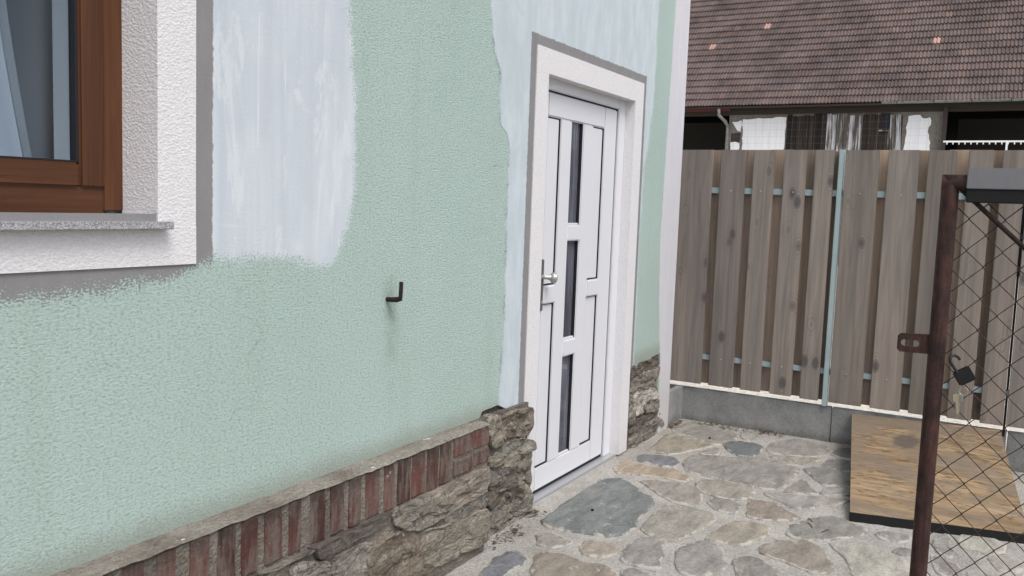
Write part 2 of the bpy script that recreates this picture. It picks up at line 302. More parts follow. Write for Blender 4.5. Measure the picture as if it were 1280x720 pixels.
# ------------------------------------------------------------------ materials
def make_wall_mat():
    M = Mat('painted_render', 0.88, 0.2)
    co = M.coord(); x, y, z = M.sep(co)[:3]
    n1 = M.noise(co, 9, 6, 0.65); n2 = M.noise(co, 38, 4, 0.7); n3 = M.noise(M.coord((1, 1, 1.5)), 130, 2, 0.6)
    rag = M.math('ADD', M.math('ADD', M.math('MULTIPLY', M.math('SUBTRACT', n1, 0.5), 0.08), M.math('MULTIPLY', M.math('SUBTRACT', n2, 0.5), 0.05)), M.math('MULTIPLY', M.math('SUBTRACT', n3, 0.5), 0.15))
    fine = M.math('MULTIPLY', M.math('SUBTRACT', n2, 0.5), 0.02)
    def gt(a, b, w=0.006): return M.rng(M.math('SUBTRACT', a, b), -w, w)
    def lt(a, b, w=0.006): return M.rng(M.math('SUBTRACT', b, a), -w, w)
    def AND(*q):
        r = q[0]
        for k in q[1:]: r = M.math('MULTIPLY', r, k)
        return r
    def OR(a, b): return M.math('MAXIMUM', a, b)
    xr = M.math('ADD', x, rag); zr = M.math('ADD', z, rag); xf = M.math('ADD', x, fine); zf = M.math('ADD', z, fine)
    xs = M.math('ADD', x, M.math('MULTIPLY', rag, 0.55))
    # green stucco
    big = M.noise(M.coord((1, 1, 0.7)), 1.3, 5, 0.55)
    pit = M.noise(M.coord((1, 1, 1.6)), 92, 4, 0.8)
    g = M.mix(big, (0.425, 0.555, 0.505, 1), (0.510, 0.635, 0.600, 1))
    g = M.mix(M.rng(pit, 0.52, 0.38, 0, 0.6), g, (0.245, 0.335, 0.30, 1))
    worn = M.rng(M.noise(M.coord(), 2.1, 8, 0.7), 0.60, 0.74, 0, 0.22)
    g = M.mix(worn, g, (0.50, 0.60, 0.55, 1))
    runs = M.noise(M.coord((7, 7, 0.5)), 1.0, 5, 0.65)
    g = M.mix(M.rng(runs, 0.52, 0.72, 0, 0.14), g, (0.31, 0.38, 0.33, 1))
    hv = M.voro(M.vadd(M.coord((1, 1, 0.8)), M.node('ShaderNodeVectorMath', {'operation': 'SCALE'}, Vector=n1, Scale=0.35).outputs[0]), 1.7, 'DISTANCE_TO_EDGE')
    g = M.mix(M.math('MULTIPLY', M.rng(hv, 0.005, 0.0015), M.rng(M.noise(co, 2.6, 2), 0.52, 0.66, 0, 0.45)), g, (0.20, 0.25, 0.22, 1))
    # stain round the hook and down the wall below it
    st = AND(M.rng(M.math('ABSOLUTE', M.math('SUBTRACT', M.math('ADD', x, M.math('MULTIPLY', rag, 0.3)), 2.545)), 0.08, 0.0), M.rng(z, 0.55, 1.10), M.rng(z, 1.22, 1.14))
    g = M.mix(M.math('MULTIPLY', M.math('MULTIPLY', st, M.rng(n1, 0.3, 0.65)), 0.42), g, (0.20, 0.25, 0.20, 1))
    # splash dirt above the plinth ledge
    low = M.math('MULTIPLY', M.rng(M.math('ADD', z, M.math('MULTIPLY', rag, 0.8)), 0.64, 0.55), 0.55)
    g = M.mix(low, g, (0.27, 0.27, 0.22, 1))
    # primer strokes
    v1 = M.noise(M.coord((11, 11, 0.55)), 1.0, 4, 0.62, 0.3); h1 = M.noise(M.coord((2.5, 2.5, 22)), 1.0, 3, 0.6, 0.4)
    pr = M.mix(M.rng(v1, 0.30, 0.72), (0.535, 0.592, 0.642, 1), (0.645, 0.697, 0.74, 1))
    pr = M.mix(M.rng(M.noise(M.coord((1, 1, 0.6)), 3.2, 4), 0.45, 0.62, 0, 0.55), pr, (0.52, 0.58, 0.645, 1))
    pr = M.mix(M.math('MULTIPLY', M.rng(h1, 0.6, 0.75, 0, 0.35), M.rng(z, 1.55, 1.3)), pr, (0.74, 0.80, 0.85, 1))
    blot = M.noise(M.coord((5, 5, 1.6)), 1.0, 5, 0.7, 0.6)
    pr = M.mix(M.rng(blot, 0.53, 0.58, 0, 0.6), pr, (0.69, 0.735, 0.77, 1))
    pr = M.mix(M.rng(M.noise(M.coord((38, 38, 1.3)), 1.0, 2, 0.5), 0.67, 0.70, 0, 0.55), pr, (0.74, 0.78, 0.82, 1))
    pr = M.mix(M.rng(n2, 0.60, 0.74, 0, 0.4), pr, (0.44, 0.50, 0.56, 1))
    prd = M.mix(M.rng(M.noise(M.coord((13, 13, 4)), 1.0, 5, 0.65), 0.36, 0.66), (0.515, 0.590, 0.635, 1), (0.590, 0.660, 0.700, 1))
    prd = M.mix(M.rng(blot, 0.50, 0.58, 0, 0.5), prd, (0.49, 0.575, 0.59, 1))
    prd = M.mix(M.rng(n2, 0.58, 0.72, 0, 0.35), prd, (0.40, 0.49, 0.51, 1))
    c1 = M.curve(z, [(1.0, 2.17), (1.22, 2.20), (1.34, 2.275), (1.5, 2.323), (1.74, 2.324), (1.97, 2.297), (2.12, 2.28), (4, 2.25)], 1.0, 4.0, 2.0, 3.0)
    b1 = M.curve(x, [(1.5, 1.30), (2.02, 1.288), (2.12, 1.255), (2.25, 1.25), (2.5, 1.25)], 1.5, 2.5, 1.0, 2.0)
    mW = AND(M.rng(M.math('SUBTRACT', xf, 1.715), -0.004, 0.004), lt(xr, c1, 0.005), gt(zr, b1, 0.005))
    c3 = M.curve(z, [(0, 3.33), (0.58, 3.335), (0.96, 3.363), (1.49, 3.35), (1.70, 3.355), (1.78, 3.335), (1.82, 3.265), (2.03, 3.258), (2.12, 3.20), (2.31, 3.158), (4, 3.10)], 0.0, 4.0, 3.0, 4.0)
    c4 = M.curve(z, [(0, 4.94), (1.2, 4.955), (1.72, 4.965), (1.86, 5.02), (2.2, 5.08), (2.72, 5.07), (4, 5.05)], 0.0, 4.0, 4.0, 5.5)
    mD = AND(gt(xs, c3, 0.004), lt(xr, c4, 0.005))
    c5 = M.curve(z, [(0, 5.43), (0.5, 5.41), (0.9, 5.34), (1.28, 5.30), (2.0, 5.33), (2.78, 5.36), (4, 5.38)], 0.0, 4.0, 5.0, 6.0)
    mC = gt(xs, c5, 0.005)
    gD = AND(gt(xf, 3.521, 0.003), lt(xf, 4.936, 0.003), lt(zf, 2.252, 0.003))
    gW = OR(AND(gt(xf, 1.60, 0.003), lt(xf, 1.717, 0.003), gt(zr, 1.285, 0.006)), AND(lt(x, 1.672, 0.003), gt(zr, M.curve(x, [(0, 1.225), (1.25, 1.222), (1.4, 1.23), (1.55, 1.245), (1.7, 1.28)], 0.0, 1.7, 1.0, 2.0), 0.008), lt(z, 1.6)))
    cgrey = M.mix(M.noise(M.coord((6, 6, 2)), 2.0, 6, 0.65), (0.205, 0.205, 0.212, 1), (0.30, 0.296, 0.30, 1))
    band = M.mix(M.noise(M.coord((8, 8, 2.5)), 1.5, 6, 0.65), (0.55, 0.55, 0.60, 1), (0.69, 0.69, 0.725, 1))
    band = M.mix(M.rng(M.math('ADD', z, rag), 0.55, 0.1, 0, 0.55), band, (0.50, 0.47, 0.43, 1))
    c = M.mix(mC, g, band); c = M.mix(mW, c, pr); c = M.mix(mD, c, prd)
    # hairline crack on the ragged edge of the door patch
    dd = M.math('ABSOLUTE', M.math('SUBTRACT', xs, c3))
    crack = AND(M.rng(dd, 0.005, 0.0015), M.rng(M.noise(co, 6, 3), 0.42, 0.56))
    c = M.mix(M.math('MULTIPLY', crack, 0.75), c, (0.10, 0.12, 0.11, 1))
    c = M.mix(OR(gD, gW), c, cgrey)
    M.set('Base Color', c)
    smooth = OR(OR(mW, mD), OR(mC, OR(gD, gW)))
    stucco = M.math('ADD', M.rng(pit, 0.30, 0.70, 0, 1.3, False), M.math('MULTIPLY', M.noise(M.coord((1, 1, 1.3)), 210, 1, 0.5), 0.5))
    hgt = M.math('MULTIPLY', stucco, M.rng(smooth, 0, 1, 1.0, 0.16, False))
    hgt = M.math('ADD', hgt, M.math('MULTIPLY', M.math('ADD', v1, h1), M.math('MULTIPLY', OR(mW, mD), 0.16)))
    hgt = M.math('ADD', hgt, M.math('MULTIPLY', smooth, 0.25))
    hgt = M.math('SUBTRACT', hgt, M.math('MULTIPLY', crack, 0.5))
    M.set('Normal', M.bump(hgt, 0.5, 0.0052))
    return M
def make_rough_plaster():
    M = Mat('rough_white_plaster', 0.9, 0.2)
    co = M.coord((1, 1, 1.4))
    h = M.math('ADD', M.math('MULTIPLY', M.voro(co, 120), 0.6), M.noise(co, 100, 3, 0.6))
    c = M.mix(M.rng(h, 0.5, 1.3), (0.70, 0.69, 0.71, 1), (0.80, 0.795, 0.805, 1))
    z = M.sep(M.coord())[2]
    c = M.mix(M.rng(M.math('ADD', z, M.math('MULTIPLY', M.noise(M.coord(), 7, 5), 0.3)), 0.36, 0.08, 0, 0.5), c, (0.52, 0.48, 0.44, 1))
    M.set('Base Color', c); M.set('Normal', M.bump(h, 0.36, 0.0065)); return M
def make_flag():
    M = Mat('flagstone', 0.72, 0.3)
    co = M.coord(rnd=37.0)
    oc = M.node('ShaderNodeObjectInfo').outputs['Color']
    lay = M.noise(M.coord((3, 8, 3), rnd=37.0), 2.2, 7, 0.62, 0.4); sp = M.noise(co, 70, 3, 0.7)
    c = M.scale_col(oc, M.rng(lay, 0.25, 0.75, 0.68, 1.26))
    c = M.scale_col(c, M.rng(sp, 0.25, 0.75, 0.80, 1.20))
    c = M.mix(M.rng(M.noise(co, 5, 5, 0.6), 0.55, 0.72, 0, 0.3), c, (0.25, 0.215, 0.165, 1))
    e = M.node('ShaderNodeAttribute', {'attribute_name': 'edge'}).outputs['Fac']
    sm = M.math('ADD', M.rng(e, 0.0, 1.0, 0.46, 0.0, False), M.rng(M.noise(co, 16, 6, 0.7), 0.25, 0.75, -0.48, 0.48))
    sm = M.rng(sm, 0.30, 0.48)
    c = M.mix(M.math('MULTIPLY', sm, 0.85), c, (0.44, 0.42, 0.38, 1))
    M.set('Base Color', c)
    h = M.math('ADD', M.math('MULTIPLY', lay, 1.0), M.math('MULTIPLY', sp, 0.35))
    M.set('Normal', M.bump(h, 0.7, 0.014)); return M
def make_rubble():
    M = Mat('rubble_stone', 0.85, 0.2)
    co = M.coord(rnd=21.0)
    oc = M.node('ShaderNodeObjectInfo').outputs['Color']
    lay = M.noise(M.coord((5, 5, 17), rnd=21.0, rot=(0, RAD(8), 0)), 1.6, 7, 0.68, 0.9); sp = M.noise(co, 55, 5, 0.7)
    c = M.scale_col(oc, M.rng(lay, 0.28, 0.72, 0.60, 1.38))
    c = M.scale_col(c, M.rng(sp, 0.25, 0.75, 0.72, 1.28))
    c = M.mix(M.rng(M.noise(co, 9, 5, 0.6), 0.56, 0.72, 0, 0.45), c, (0.28, 0.22, 0.14, 1))
    c = M.mix(M.rng(M.noise(co, 24, 5, 0.7), 0.60, 0.70, 0, 0.7), c, (0.40, 0.38, 0.33, 1))
    ck = M.rng(M.voro(M.vadd(M.coord((7, 7, 15), rnd=21.0, rot=(0, RAD(-12), 0)), M.node('ShaderNodeVectorMath', {'operation': 'SCALE'}, Vector=M.noise(co, 14, 3), Scale=0.9).outputs[0]), 1.0, 'DISTANCE_TO_EDGE'), 0.035, 0.008)
    c = M.mix(M.math('MULTIPLY', ck, 0.6), c, (0.05, 0.043, 0.035, 1))
    M.set('Base Color', c)
    M.set('Normal', M.bump(M.math('ADD', lay, M.math('MULTIPLY', sp, 0.5)), 0.8, 0.016)); return M
def make_mortar(name, a, b, sc=1.0, strength=0.8, dist=0.012):
    M = Mat(name, 0.92, 0.15)
    co = M.coord(); n1 = M.noise(co, 3.5 * sc, 6, 0.65); n2 = M.noise(co, 60 * sc, 5, 0.75); n3 = M.voro(co, 90 * sc)
    c = M.mix(M.rng(n1, 0.3, 0.7), a, b)
    c = M.scale_col(c, M.rng(n2, 0.3, 0.72, 0.74, 1.18))
    c = M.mix(M.rng(M.noise(co, 34 * sc, 3, 0.6), 0.66, 0.72, 0, 0.6), c, tuple(k * 0.45 for k in a[:3]) + (1,))
    M.set('Base Color', c); M.set('Normal', M.bump(M.math('ADD', n2, M.math('MULTIPLY', n3, 0.5)), strength, dist)); return M
def make_wood(name, a, b, dark, grain=(30, 30, 1.6), knots=True, rough=0.75, rnd=53.0, tone=(0.75, 1.25), bs=0.35):
    M = Mat(name, rough, 0.25)
    g = M.noise(M.coord(grain, rnd=rnd), 1.0, 6, 0.62, 1.2)
    big = M.noise(M.coord(tuple(k * 0.22 for k in grain), rnd=rnd), 1.0, 4, 0.6)
    c = M.mix(M.rng(big, 0.3, 0.7), a, b)
    c = M.scale_col(c, M.rng(g, 0.25, 0.75, 0.80, 1.18))
    r = M.node('ShaderNodeObjectInfo').outputs['Random']
    c = M.scale_col(c, M.rng(r, 0, 1, tone[0], tone[1], False))
    if knots:
        wv = M.coord((6.5, 6.5, 3.6), rnd=rnd)
        v = M.voro(wv, 1.0)
        rings = M.math('SINE', M.math('MULTIPLY', v, 85))
        kn = M.rng(v, 0.20, 0.09)
        c = M.mix(M.math('MULTIPLY', kn, 0.8), c, dark)
        c = M.mix(M.math('MULTIPLY', M.math('MULTIPLY', M.rng(v, 0.42, 0.20), M.rng(rings, 0, 1)), 0.30), c, dark)
    c = M.mix(M.rng(M.noise(M.coord((grain[0] * 2.2, grain[1] * 2.2, grain[2] * 0.8), rnd=rnd), 1.0, 3), 0.64, 0.72, 0, 0.35), c, dark)
    M.set('Base Color', c); M.set('Normal', M.bump(g, bs, 0.004)); return M
def make_rust(name, a, b, rough=0.75, metal=0.2):
    M = Mat(name, rough, 0.35, metal)
    co = M.coord(); c = M.mix(M.rng(M.noise(co, 14, 8, 0.7), 0.3, 0.7), a, b)
    c = M.scale_col(c, M.rng(M.noise(M.coord((60, 60, 9)), 1.0, 5, 0.7), 0.3, 0.75, 0.6, 1.4))
    M.set('Base Color', c); M.set('Normal', M.bump(M.noise(co, 120, 5, 0.7), 0.6, 0.003)); return M
def make_glass(name, tint=(1, 1, 1, 1), f=1.5, gray=0.9):
    m_ = bpy.data.materials.new(name); m_.use_nodes = True; t = m_.node_tree; t.nodes.clear()
    o = t.nodes.new('ShaderNodeOutputMaterial'); mx = t.nodes.new('ShaderNodeMixShader'); fr = t.nodes.new('ShaderNodeFresnel'); fr.inputs[0].default_value = f
    tr = t.nodes.new('ShaderNodeBsdfTransparent'); tr.inputs[0].default_value = tint
    gl = t.nodes.new('ShaderNodeBsdfGlossy'); gl.inputs['Roughness'].default_value = 0.02
    ge = t.nodes.new('ShaderNodeNewGeometry'); mu = t.nodes.new('ShaderNodeMath'); mu.operation = 'MULTIPLY'; iv = t.nodes.new('ShaderNodeMath'); iv.operation = 'SUBTRACT'; iv.inputs[0].default_value = 1.0; t.links.new(ge.outputs['Backfacing'], iv.inputs[1]); t.links.new(fr.outputs[0], mu.inputs[0]); t.links.new(iv.outputs[0], mu.inputs[1]); t.links.new(mu.outputs[0], mx.inputs[0]); t.links.new(tr.outputs[0], mx.inputs[1]); t.links.new(gl.outputs[0], mx.inputs[2]); t.links.new(mx.outputs[0], o.inputs[0])
    return m_
def make_brick():
    M = Mat('old_brick', 0.85, 0.2)
    co = M.coord(rnd=29.0); r = M.node('ShaderNodeObjectInfo').outputs['Random']
    c = M.mix(M.noise(co, 6, 5, 0.6), (0.115, 0.052, 0.045, 1), (0.205, 0.088, 0.074, 1))
    c = M.scale_col(c, M.rng(r, 0, 1, 0.42, 1.12, False))
    c = M.mix(M.rng(M.noise(M.coord((30, 30, 5), rnd=29.0), 1.0, 6, 0.7), 0.38, 0.62, 0, 0.8), c, (0.20, 0.168, 0.145, 1))
    z = M.sep(M.coord(kind='Object'))[2]
    top_dark = M.rng(M.math('ADD', z, M.math('MULTIPLY', M.noise(co, 26, 6, 0.75), 0.30)), 0.14, 0.26, 0, 0.75)  # darker towards the top of each brick, broken up by noise
    c = M.mix(top_dark, c, (0.045, 0.042, 0.036, 1))
    c = M.mix(M.rng(M.noise(co, 42, 3, 0.6), 0.68, 0.73, 0, 0.7), c, (0.42, 0.40, 0.36, 1))
    M.set('Base Color', c); M.set('Normal', M.bump(M.noise(co, 55, 6, 0.75), 0.9, 0.010)); return M
def make_ply():
    M = Mat('weathered_plywood', 0.8, 0.2)
    g = M.noise(M.coord((42, 3.2, 3)), 1.0, 6, 0.6, 0.8); big = M.noise(M.coord((7, 1.6, 1)), 1.0, 5, 0.6)
    c = M.mix(M.rng(big, 0.3, 0.7), (0.235, 0.163, 0.095, 1), (0.35, 0.255, 0.155, 1))
    c = M.scale_col(c, M.rng(g, 0.25, 0.75, 0.66, 1.25))
    x, y, z = M.sep(M.coord())[:3]
    far = M.rng(x, 4.4, 5.9, 0.0, 0.10, False)
    fl = M.rng(M.math('ADD', M.noise(M.coord((44, 13, 3)), 1.0, 4, 0.65, 0.6), far), 0.55, 0.66, 0, 0.7)
    c = M.mix(fl, c, (0.08, 0.055, 0.036, 1))
    gr_ = M.rng(M.math('ADD', M.noise(M.coord((5, 3.5, 1)), 1.0, 5, 0.6), far), 0.46, 0.64, 0, 0.75)
    c = M.mix(gr_, c, (0.19, 0.155, 0.12, 1))
    d = M.node('ShaderNodeVectorMath', {'operation': 'DISTANCE'}); M.val(d.inputs[0], M.vadd(M.coord((1, 1.6, 1)), M.node('ShaderNodeCombineXYZ', X=M.math('MULTIPLY', M.noise(M.coord(), 9, 4), 0.25)).outputs[0])); d.inputs[1].default_value = (5.66, -2.39, 0.19)
    c = M.mix(M.rng(d.outputs['Value'], 0.14, 0.09, 0, 0.8), c, (0.10, 0.085, 0.075, 1))
    M.set('Base Color', c); M.set('Normal', M.bump(g, 0.4, 0.004)); return M
def make_tile():
    M = Mat('clay_tile', 0.85, 0.2)
    oc = M.node('ShaderNodeObjectInfo').outputs['Color']; at = M.node('ShaderNodeAttribute', {'attribute_name': 'tone'}).outputs['Color']
    c = M.mix(1.0, at, oc, 'MULTIPLY')
    co = M.coord(kind='Generated') if False else M.node('ShaderNodeNewGeometry').outputs['Position']
    c = M.scale_col(c, M.rng(M.noise(co, 1.1, 5, 0.6), 0.3, 0.7, 0.72, 1.22))
    c = M.mix(M.rng(M.noise(co, 9, 6, 0.7), 0.56, 0.70, 0, 0.5), c, (0.26, 0.235, 0.225, 1))
    M.set('Base Color', c); return M
def make_white_board(name, a, b, thr=(0.42, 0.58)):
    M = Mat(name, 0.85, 0.2)
    n = M.noise(M.coord((14, 14, 1.0), rnd=41.0), 1.0, 6, 0.65); r = M.node('ShaderNodeObjectInfo').outputs['Random']
    M.set('Base Color', M.mix(M.rng(M.math('ADD', n, M.rng(r, 0, 1, -0.06, 0.06, False)), thr[0], thr[1]), a, b)); return M
def make_granite():
    M = Mat('granite', 0.35, 0.5)
    co = M.coord(); v = M.voro(co, 420, out='Color'); s = M.sep(v)[0]
    c = M.mix(M.rng(s, 0.15, 0.85), (0.09, 0.095, 0.11, 1), (0.50, 0.50, 0.52, 1))
    c = M.mix(0.35, c, M.mix(M.noise(co, 300, 3, 0.7), (0.06, 0.06, 0.07, 1), (0.75, 0.74, 0.74, 1)))
    M.set('Base Color', c); M.set('Roughness', 0.22); return M
def make_conc():
    M = Mat('precast_concrete', 0.9, 0.2)
    co = M.coord(); n = M.noise(co, 4, 7, 0.65)
    c = M.mix(M.rng(n, 0.3, 0.7), (0.20, 0.205, 0.205, 1), (0.30, 0.30, 0.295, 1))
    z = M.sep(co)[2]
    c = M.mix(M.rng(M.math('ADD', z, M.math('MULTIPLY', n, 0.12)), 0.13, 0.06, 0, 0.6), c, (0.125, 0.12, 0.105, 1))
    c = M.scale_col(c, M.rng(M.noise(co, 90, 4, 0.7), 0.3, 0.7, 0.85, 1.15))
    M.set('Base Color', c); M.set('Normal', M.bump(M.noise(co, 110, 4, 0.7), 0.4, 0.004)); return M

MW = make_wall_mat(); MPL = make_rough_plaster(); MFLAG = make_flag(); MRUB = make_rubble(); MBRICK = make_brick()
MMORT = make_mortar('pale_mortar', (0.335, 0.32, 0.29, 1), (0.47, 0.455, 0.425, 1), strength=0.7)
MDIRT = make_mortar('old_lime_mortar', (0.15, 0.135, 0.115, 1), (0.27, 0.25, 0.215, 1), strength=1.0, dist=0.02)
def paint_spots(M, thr=0.70):
    bc = M.b.inputs['Base Color'].links[0].from_socket
    M.set('Base Color', M.mix(M.rng(M.noise(M.coord(), 26, 2, 0.5), thr, thr + 0.02), bc, (0.75, 0.76, 0.78, 1)))
MPLINTH = make_mortar('brick_mortar', (0.16, 0.145, 0.12, 1), (0.29, 0.265, 0.225, 1), strength=1.0, dist=0.015)
MLEDGE = make_mortar('ledge_mortar', (0.21, 0.185, 0.155, 1), (0.37, 0.345, 0.30, 1), strength=1.0, dist=0.012)
paint_spots(MLEDGE)
MYARD = make_mortar('pale_yard_concrete', (0.66, 0.62, 0.53, 1), (0.78, 0.74, 0.66, 1), 0.4)
MGROUND = make_mortar('dusty_ground', (0.20, 0.18, 0.15, 1), (0.30, 0.275, 0.235, 1), 0.5)
MFENCE = make_wood('weathered_fence_board', (0.172, 0.154, 0.142, 1), (0.270, 0.230, 0.198, 1), (0.082, 0.077, 0.080, 1), grain=(24, 24, 1.3), tone=(0.85, 1.18))
MFENCEB = make_wood('brown_fence_board', (0.205, 0.165, 0.138, 1), (0.34, 0.255, 0.185, 1), (0.11, 0.09, 0.075, 1), tone=(0.7, 1.5))
MTEAL = Mat('galvanised_blue_steel', 0.5, 0.4, 0.0, (0.26, 0.34, 0.345, 1))
MTEAL.set('Base Color', MTEAL.mix(MTEAL.noise(MTEAL.coord(), 12, 5, 0.6), (0.27, 0.36, 0.37, 1), (0.40, 0.49, 0.50, 1)))
MCONC = make_conc(); MPLY = make_ply()
MBLACK = Mat('plain_black', 0.6, 0.3, 0.0, (0.012, 0.012, 0.013, 1))
MRUST = make_rust('rusty_painted_pipe', (0.030, 0.018, 0.017, 1), (0.085, 0.040, 0.032, 1))
MWIRE = make_rust('rusty_wire', (0.035, 0.026, 0.022, 1), (0.075, 0.05, 0.04, 1))
MGREY = Mat('grey_painted_steel', 0.45, 0.4); MGREY.set('Base Color', MGREY.mix(MGREY.noise(MGREY.coord(), 16, 6, 0.7), (0.16, 0.16, 0.175, 1), (0.235, 0.235, 0.25, 1)))
MIRON = make_rust('black_iron', (0.012, 0.010, 0.010, 1), (0.035, 0.024, 0.018, 1))
MPVC = Mat('white_pvc', 0.38, 0.4, 0.0, (0.72, 0.73, 0.77, 1))
MGASK = Mat('black_gasket', 0.7, 0.2, 0.0, (0.022, 0.023, 0.028, 1))
MGLBACK = make_white_board('grey_glass_back', (0.16, 0.16, 0.175, 1), (0.42, 0.42, 0.45, 1), (0.35, 0.65))
MALU = Mat('aluminium', 0.42, 0.5, 0.7, (0.55, 0.56, 0.58, 1))
MSTEEL = Mat('satin_steel', 0.4, 0.5, 0.6, (0.42, 0.44, 0.43, 1))
MDGL = make_glass('door_glass', (0.84, 0.85, 0.88, 1)); MWGL = make_glass('window_glass', (0.90, 0.94, 0.97, 1), 1.6)
MBROWN = make_wood('brown_foil_frame', (0.070, 0.028, 0.013, 1), (0.112, 0.046, 0.021, 1), (0.035, 0.014, 0.007, 1), grain=(60, 60, 2.4), knots=False, rough=0.42, tone=(0.92, 1.08), bs=0.15)
MBROWNH = make_wood('brown_foil_rail', (0.070, 0.028, 0.013, 1), (0.112, 0.046, 0.021, 1), (0.035, 0.014, 0.007, 1), grain=(2.4, 60, 60), knots=False, rough=0.42, tone=(0.92, 1.08), bs=0.15)
MGRAN = make_granite()
MROOM = Mat('room_plaster', 0.9, 0.2, 0.0, (0.45, 0.46, 0.49, 1)); MJAMB = Mat('inner_jamb', 0.8, 0.2, 0.0, (0.62, 0.64, 0.66, 1))
MCURT = Mat('curtain_cloth', 0.9, 0.1, 0.0, (0.48, 0.52, 0.585, 1))
MTILE = make_tile(); MDCURT = Mat('dark_curtain_cloth', 0.9, 0.1, 0.0, (0.50, 0.525, 0.58, 1)); MPLATE = Mat('dark_grey_plate', 0.4, 0.5, 0.4, (0.16, 0.17, 0.18, 1))
MBDARK = make_wood('dark_barn_board', (0.018, 0.013, 0.011, 1), (0.05, 0.037, 0.03, 1), (0.012, 0.01, 0.009, 1), grain=(16, 16, 1.0), knots=False, tone=(0.6, 1.5))
MBWHITE = make_white_board('whitewashed_board', (0.10, 0.085, 0.075, 1), (0.55, 0.56, 0.58, 1))
MWPLAST = make_white_board('whitewashed_plaster', (0.80, 0.82, 0.86, 1), (0.86, 0.87, 0.88, 1))
MGPLAST = make_mortar('bare_grey_plaster', (0.17, 0.155, 0.14, 1), (0.27, 0.25, 0.225, 1), 0.3)
MBEAM = Mat('dark_beam', 0.85, 0.2, 0.0, (0.055, 0.045, 0.04, 1)); MZINC = make_rust('zinc_gutter', (0.13, 0.14, 0.135, 1), (0.30, 0.31, 0.30, 1), 0.55, 0.0)
MINT = Mat('barn_interior', 0.95, 0.1, 0.0, (0.035, 0.032, 0.03, 1)); MREDB = Mat('red_barge_board', 0.8, 0.2, 0.0, (0.12, 0.035, 0.032, 1))
MWHITE = Mat('white_paint', 0.6, 0.3, 0.0, (0.82, 0.82, 0.82, 1))
MLEAF = Mat('dry_leaf', 0.9, 0.1, 0.0, (0.10, 0.075, 0.05, 1)); MLOCK = Mat('padlock_black', 0.45, 0.4, 0.3, (0.02, 0.02, 0.022, 1)); MBRASS = Mat('key_metal', 0.35, 0.5, 0.9, (0.55, 0.5, 0.38, 1))

STONE_COL = {'blue': (0.185, 0.200, 0.199), 'grey': (0.262, 0.250, 0.230), 'warm': (0.278, 0.260, 0.230), 'tan': (0.288, 0.258, 0.215), 'ochre': (0.325, 0.275, 0.210),
             'brown': (0.240, 0.212, 0.176), 'dark': (0.150, 0.160, 0.163), 'blue2': (0.172, 0.176, 0.19), 'grey2': (0.20, 0.197, 0.19), 'pale': (0.36, 0.345, 0.305)}
RUB_COL = {'grey': (0.225, 0.207, 0.180), 'grey2': (0.17, 0.155, 0.135), 'tan': (0.245, 0.222, 0.184), 'brown': (0.205, 0.177, 0.140), 'dark': (0.14, 0.125, 0.108), 'pale': (0.42, 0.40, 0.355)}
def vary(c, seed, a=0.12):
    r = random.Random(seed); k = 1 + r.uniform(-a, a); return tuple(min(1, q * k * (1 + r.uniform(-0.015, 0.015))) for q in c) + (1.0,)

# ------------------------------------------------------------------ ground, patio, yard
g = MB().add([(-400, -400, -0.06), (400, -400, -0.06), (400, 400, -0.06), (-400, 400, -0.06)], [(0, 1, 2, 3)]).build('ground', MGROUND)
tag(g, 'bare dusty ground around the house and yard', 'ground', kind='structure')
yd = MB().add([(5.985, -30, 0.0), (60, -30, 0.0), (60, 40, 0.0), (5.985, 40, 0.0)], [(0, 1, 2, 3)]).build('yard', MYARD)
tag(yd, 'pale concrete yard behind the wooden fence', 'yard', kind='structure')
nx, ny = 250, 150; vv = []; ff = []
for i in range(nx + 1):
    for j in range(ny + 1):
        x = -0.3 + 6.25 * i / nx; y = -3.75 + 3.75 * j / ny
        y2 = 0.07 if j == ny else y
        q = Vector((x * 9, y * 9, 0)); z = 0.0032 * noise.noise(q) + 0.0022 * noise.noise(q * 2.7) + 0.0014 * noise.noise(q * 6)
        vv.append((x, y2, z))
for i in range(nx):
    for j in range(ny):
        a = i * (ny + 1) + j; ff.append((a, a + ny + 1, a + ny + 2, a + 1))
patio = MB().add(vv, ff).build('patio', MMORT, smooth=True)
tag(patio, 'patio of irregular flagstones set in pale mortar', 'patio', kind='structure')

def flag_fn(a, b, r): return (a, b, r)
def add_flag(poly, colr, k):
    me = stone_mesh('flagstone', poly, flag_fn, MFLAG, top=0.008, base=-0.02, bev=0.0045, step=0.028, jit=0.005, rough=0.0018, nfreq=7, seed=k, tilt=0.006, grow=1.075, soft=0.35)
    link('flagstone', me, patio, color=vary(colr, k))
for k, (c, poly) in enumerate(FLAGS): add_flag(poly, STONE_COL[c], k + 1)
